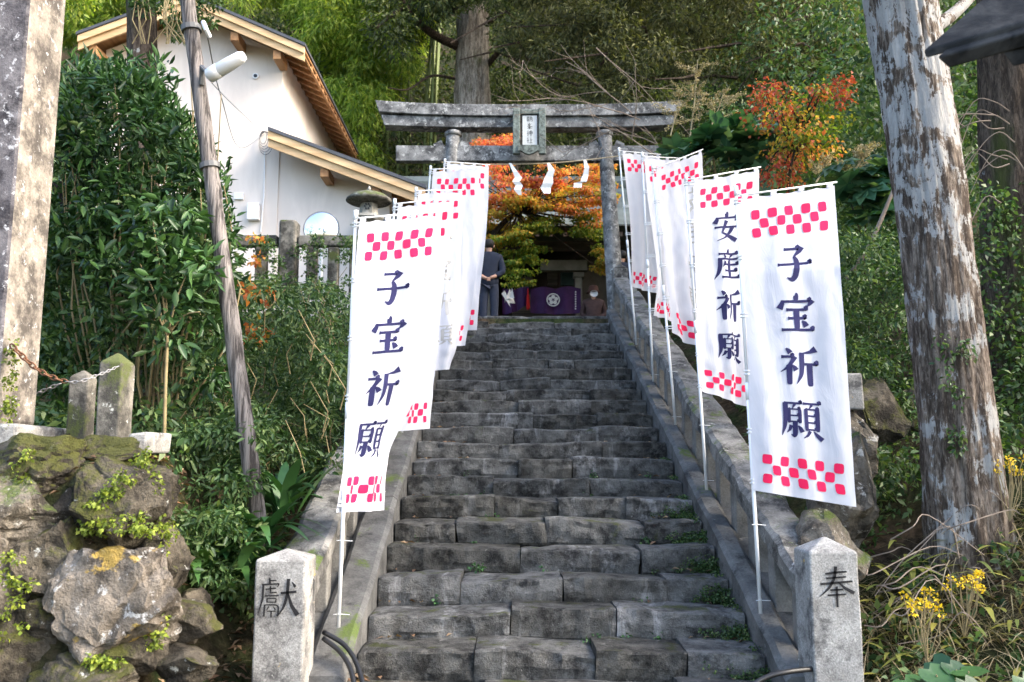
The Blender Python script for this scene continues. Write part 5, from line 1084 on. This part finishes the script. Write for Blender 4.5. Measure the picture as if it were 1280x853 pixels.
# long-leaved plants (blades are countable by plant)
def blade(V, Q, p, d, L, W, bend, n=7):
    p = np.array(p, float); d = np.array(d, float); d /= np.linalg.norm(d); s = np.cross(d, (0, 0, 1)); s /= max(np.linalg.norm(s), 1e-6); b = len(V)
    for i in range(n + 1):
        t = i / n; w = W * (math.sin(math.pi * min(1, .08 + t * .92)) ** .8) * .5; c = p + d * L * t + np.array([d[0], d[1], 0]) * bend * L * t * t * .5 - np.array([0, 0, 1]) * bend * L * t * t * .7
        V += [c - s * w + np.array([0, 0, .15 * w]), c + s * w + np.array([0, 0, .15 * w])]
        if i: Q.append((b + 2 * i - 2, b + 2 * i - 1, b + 2 * i + 1, b + 2 * i))
def blades_plant(label, px_, Y, n, L, W, mat='leaf_blade', name='aspidistra', cat='plant', spread=.8):
    base = P(*px_, Y); t = thing(name, base, label, cat, 'long-leaved plants beside the left balustrade'); V = []; Q = []
    for k in range(n):
        a = rng.uniform(0, 6.28); blade(V, Q, np.array(base) + rng.normal(size=3) * np.array([.06, .06, .01]), (math.cos(a) * spread, math.sin(a) * spread - .15, 1 + rng.normal() * .15), L * rng.uniform(.7, 1.15), W * rng.uniform(.7, 1.1), rng.uniform(.4, 1.3))
    mesh_np('blades', np.array(V), np.array(Q), M[mat], t, True)
for lab, p, Y, n in (('clump of long dark leaves nearest the 獻 gatepost', (290, 735), 6.1, 16), ('clump of long glossy leaves halfway up beside the left balustrade', (326, 680), 6.15, 22), ('long-leaved clump highest beside the left balustrade, under the front banner', (350, 640), 6.75, 24), ('long-leaved clump at the foot of the timber pole', (300, 712), 6.05, 20), ('low clump of long leaves in shade right of the boulders', (262, 720), 5.9, 14)):
    blades_plant(lab, p, Y, n, .64, .09, spread=.5)
# creeping lime leaves on the rocks
C = np.concatenate([pix_cloud([(85, 660), (150, 590), (165, 600), (110, 665)], 46, 4.70, 4.78), pix_cloud([(160, 570), (185, 560), (222, 680), (205, 690)], 40, 4.82, 4.95), pix_cloud([(20, 580), (40, 560), (40, 600), (25, 610)], 12, 4.72, 4.8), pix_cloud([(100, 655), (180, 640), (190, 668), (110, 668)], 30, 4.62, 4.8), pix_cloud([(110, 820), (150, 828), (150, 838), (110, 835)], 12, 4.45, 4.5), pix_cloud([(195, 750), (215, 745), (205, 800), (180, 815)], 20, 4.6, 4.7), pix_cloud([(10, 420), (18, 420), (18, 540), (8, 540)], 24, 5.1, 5.14), pix_cloud([(0, 690), (40, 700), (40, 790), (5, 800)], 18, 4.42, 4.5)])
V, Q = clump_leaves(C, .03, 16, .022, .75, .7); tag(mesh_np('creeping_fig', V, Q, M['leaf_lime']), 'tiny lime-green creeper spreading over the boulders', 'creeper', kind='stuff')
# ------------------------------------------------------------------ right bank plants
parts = [clump_leaves(pix_cloud([(1075, 560), (1160, 520), (1170, 720), (1080, 740)], 60, 6.8, 7.8), .12, 40, .06, .4), clump_leaves(pix_cloud([(1045, 290), (1130, 280), (1150, 380), (1160, 520), (1120, 560), (1060, 470)], 150, 7.6, 9.2), .15, 60, .055, .42), clump_leaves(pix_cloud([(1235, 560), (1290, 540), (1290, 860), (1230, 780)], 60, 6.6, 7.6), .13, 46, .06, .42)]
bc = []
for _ in range(300): x = rng.uniform(2.35, 7); y = rng.uniform(6.6, 14); bc.append((x, y, H(x, y) + rng.uniform(0, .3)))
parts.append(clump_leaves(np.array(bc), .2, 60, .075, .42)); V, Q = merge(parts)
tag(mesh_np('right_bank_undergrowth', V, Q, M['leaf_mid']), 'dense leafy undergrowth behind the right balustrade', 'undergrowth', kind='stuff')
V = []; Q = []
for k in range(3600):
    x = rng.uniform(2.15, 4.3); y = rng.uniform(4.9, 6.4); a = rng.uniform(0, 6.28); blade(V, Q, (x, y, H(x, y)), (math.cos(a) * .8, math.sin(a) * .8, .9), rng.uniform(.15, .5), rng.uniform(.004, .010), rng.uniform(.5, 1.6), 5)
tag(mesh_np('dry_grass', np.array(V), np.array(Q), M['grass_dry'], None, True), 'tangle of dry tan grass on the right bank', 'grass', kind='stuff')
V = []; Q = []
for k in range(420):
    x = rng.uniform(2.2, 4.3); y = rng.uniform(4.8, 6.5); a = rng.uniform(0, 6.28); blade(V, Q, (x, y, H(x, y) + rng.uniform(.02, .3)), (math.cos(a), math.sin(a), .5), rng.uniform(.12, .24), rng.uniform(.022, .04), rng.uniform(.4, 1.2), 5)
tag(mesh_np('bamboo_grass', np.array(V), np.array(Q), M['leaf_yellow'], None, True), 'yellow-green bamboo grass leaves beside the 奉 gatepost', 'bamboo grass', kind='stuff')
V, Q = clump_leaves(np.array([(x, y, H(x, y) + .12) for x, y in zip(rng.uniform(2.15, 4.4, 70), rng.uniform(4.7, 6.3, 70))]), .12, 22, .07, .5); tag(mesh_np('ground_cover', V, Q, M['leaf_mid']), 'low green ground cover at the lower right', 'ground cover', kind='stuff')
def roundleaf(V, F_, c, r, nrm):
    nrm = np.array(nrm, float); nrm /= np.linalg.norm(nrm); a = np.cross(nrm, (1, .2, 0)); a /= np.linalg.norm(a); b_ = np.cross(nrm, a); s = len(V); V.append(tuple(c - nrm * r * .12))
    for k in range(12): t = 2 * math.pi * k / 12 + .3; rr = r * (1 + .06 * math.sin(5 * t)) * (.45 if k == 0 else 1); V.append(tuple(c + a * rr * math.cos(t) + b_ * rr * math.sin(t)))
    F_ += [(s, s + 1 + k, s + 1 + (k + 1) % 12) for k in range(12)]
for lab, p, n in (('round-leaved green plant nearest the 奉 gatepost at the bottom edge', (1115, 835), 16), ('round-leaved green plant by the roots of the pale trunk', (1190, 825), 18)):
    base = P(*p, 4.85); base.z = H(base.x, base.y); t = thing('leopard_plant', base, lab, 'plant', 'round-leaved plants on the right bank'); V = []; F_ = []; mb = MB()
    for k in range(n):
        c = np.array(base) + np.array([rng.normal() * .17, rng.normal() * .12 - .05, rng.uniform(.18, .48)]); roundleaf(V, F_, c, rng.uniform(.06, .10), (rng.normal() * .4, -.5 + rng.normal() * .3, 1)); mb.tube([base, (np.array(base) + c) / 2 + np.array([0, 0, .04]), c], .004, 4)
    MB().add(V, F_).build('leaves', M['leaf_blade'], t, True); mb.build('stalks', M['stem'], t)
for i, (lab, p, Y, n) in enumerate((('cluster of small yellow flowers left of the pale trunk base', (1150, 748), 5.6, 9), ('row of small yellow flowers in front of the pale trunk base', (1205, 728), 5.6, 14), ('sprig of yellow flowers at the right edge beside the pale trunk', (1262, 582), 6.0, 12), ('low cluster of yellow flowers nearest the bottom right', (1160, 760), 5.4, 8))):
    base = P(p[0], p[1] + 70, Y); t = thing('yellow_wildflower', base, lab, 'flowers', 'yellow wildflowers on the right bank'); C = pix_cloud([(p[0] - 24, p[1] - 10), (p[0] + 24, p[1] - 10), (p[0] + 24, p[1] + 10), (p[0] - 24, p[1] + 10)], n, Y - .1, Y + .1)
    V, Q = clump_leaves(C, .018, 14, .018, .8, 1., 1., 0); mesh_np('blossom', V, Q, M['flower'], t); mb = MB()
    for c in C: mb.tube([base, (np.array(base) + c) / 2 + rng.normal(size=3) * .02, c], .003, 4)
    mb.build('stalks', M['stem'], t)
mb = MB()
for k in range(22):
    x = rng.uniform(1185, 1290) if k % 2 == 0 else rng.uniform(1075, 1200); y = rng.uniform(640, 800); Y = rng.uniform(5.4, 6.6); a_ = [P(x, y, Y)[:], P(x + rng.uniform(5, 40) * (1 if k % 2 else -1), y - rng.uniform(-10, 45), Y - .1)[:], P(x + rng.uniform(45, 80) * (1 if k % 2 else -1), y - rng.uniform(0, 50), Y)[:], P(x + rng.uniform(85, 120) * (1 if k % 2 else -1), y + rng.uniform(-20, 50), Y)[:]]; mb.tube([crom(a_, q / 12) for q in range(13)], [.005 - .0002 * q for q in range(13)], 4)
for k in range(16):
    x = rng.uniform(1180, 1290); y = rng.uniform(120, 260); a_ = [P(x, y, 7.4)[:], P(x - 20, y + rng.uniform(-25, 10), 7.4)[:], P(x - 45, y + rng.uniform(-20, 40), 7.45)[:], P(x - 75, y + rng.uniform(0, 80), 7.5)[:]]; mb.tube([crom(a_, q / 12) for q in range(13)], [.007 - .0004 * q for q in range(13)], 4)
tag(mb.build('bramble', M['twig']), 'arching bare bramble stems around the right trunks', 'bramble', kind='stuff')
# ------------------------------------------------------------------ moss and weeds on the stairs, fallen leaves
C = []
for k in range(420):
    n = rng.integers(0, 6); x = AX + HW - abs(rng.normal()) * .13; C.append((x, step_y(n) + TREAD - abs(rng.normal()) * .05, step_z(n) + abs(rng.normal()) * .05))
for k in range(60):
    n = rng.integers(0, 9); x = AX + HW - .02 - rng.random() * .06; C.append((x, step_y(n) + rng.random() * TREAD, step_z(n) + .005))
V, Q = clump_leaves(np.array(C), .03, 16, .018, .8, .6); tag(mesh_np('step_moss', V, Q, M['leaf_mid']), 'green moss and tiny weeds where the steps meet the right stringer', 'moss', kind='stuff')
C = [];
for k in range(26):
    n = rng.integers(1, 8); c0 = np.array((AX + rng.uniform(-1.2, 1.2), step_y(n) + TREAD - .02, step_z(n) + .02))
    for q in range(rng.integers(1, 4)): C.append(c0 + rng.normal(size=3) * np.array([.03, .008, .01]))
V, Q = clump_leaves(np.array(C), .03, 8, .028, .7); tag(mesh_np('step_weeds', V, Q, M['leaf_blade']), 'small green weeds sprouting between the steps', 'weeds', kind='stuff')
pos = []
for k in range(900): x = rng.uniform(-2.6, -1.56); y = rng.uniform(4.6, 6.2); pos.append((x, y, H(x, y) + .012 + rng.random() * .015))
for k in range(500): x = rng.uniform(2.1, 4.2); y = rng.uniform(4.6, 6.2); pos.append((x, y, H(x, y) + .012 + rng.random() * .02))
for k in range(150): x = rng.uniform(-1.24, -.95); y = rng.uniform(5.35, 5.9); pos.append((x, y, max(H(x, y), step_z(0) * (y > step_y(0))) + .03 + rng.random() * .04))
for k in range(130): n = rng.integers(0, 14); pos.append((AX + rng.choice([-1, 1]) * (HW - abs(rng.normal()) * .25), step_y(n) + TREAD - abs(rng.normal()) * .06 - .03, step_z(n) + .02))
pos = np.array(pos); V, Q = leaf_arrays(pos, rnd(len(pos)) * np.array([1, 1, .15]), np.array([0, 0, 1.]) + rnd(len(pos)) * .4, rng.uniform(.04, .09, len(pos)), rng.uniform(.02, .04, len(pos)), .2, .2)
tag(mesh_np('fallen_leaves', V, Q, M['litter']), 'brown fallen leaves around the foot of the steps', 'fallen leaves', kind='stuff')
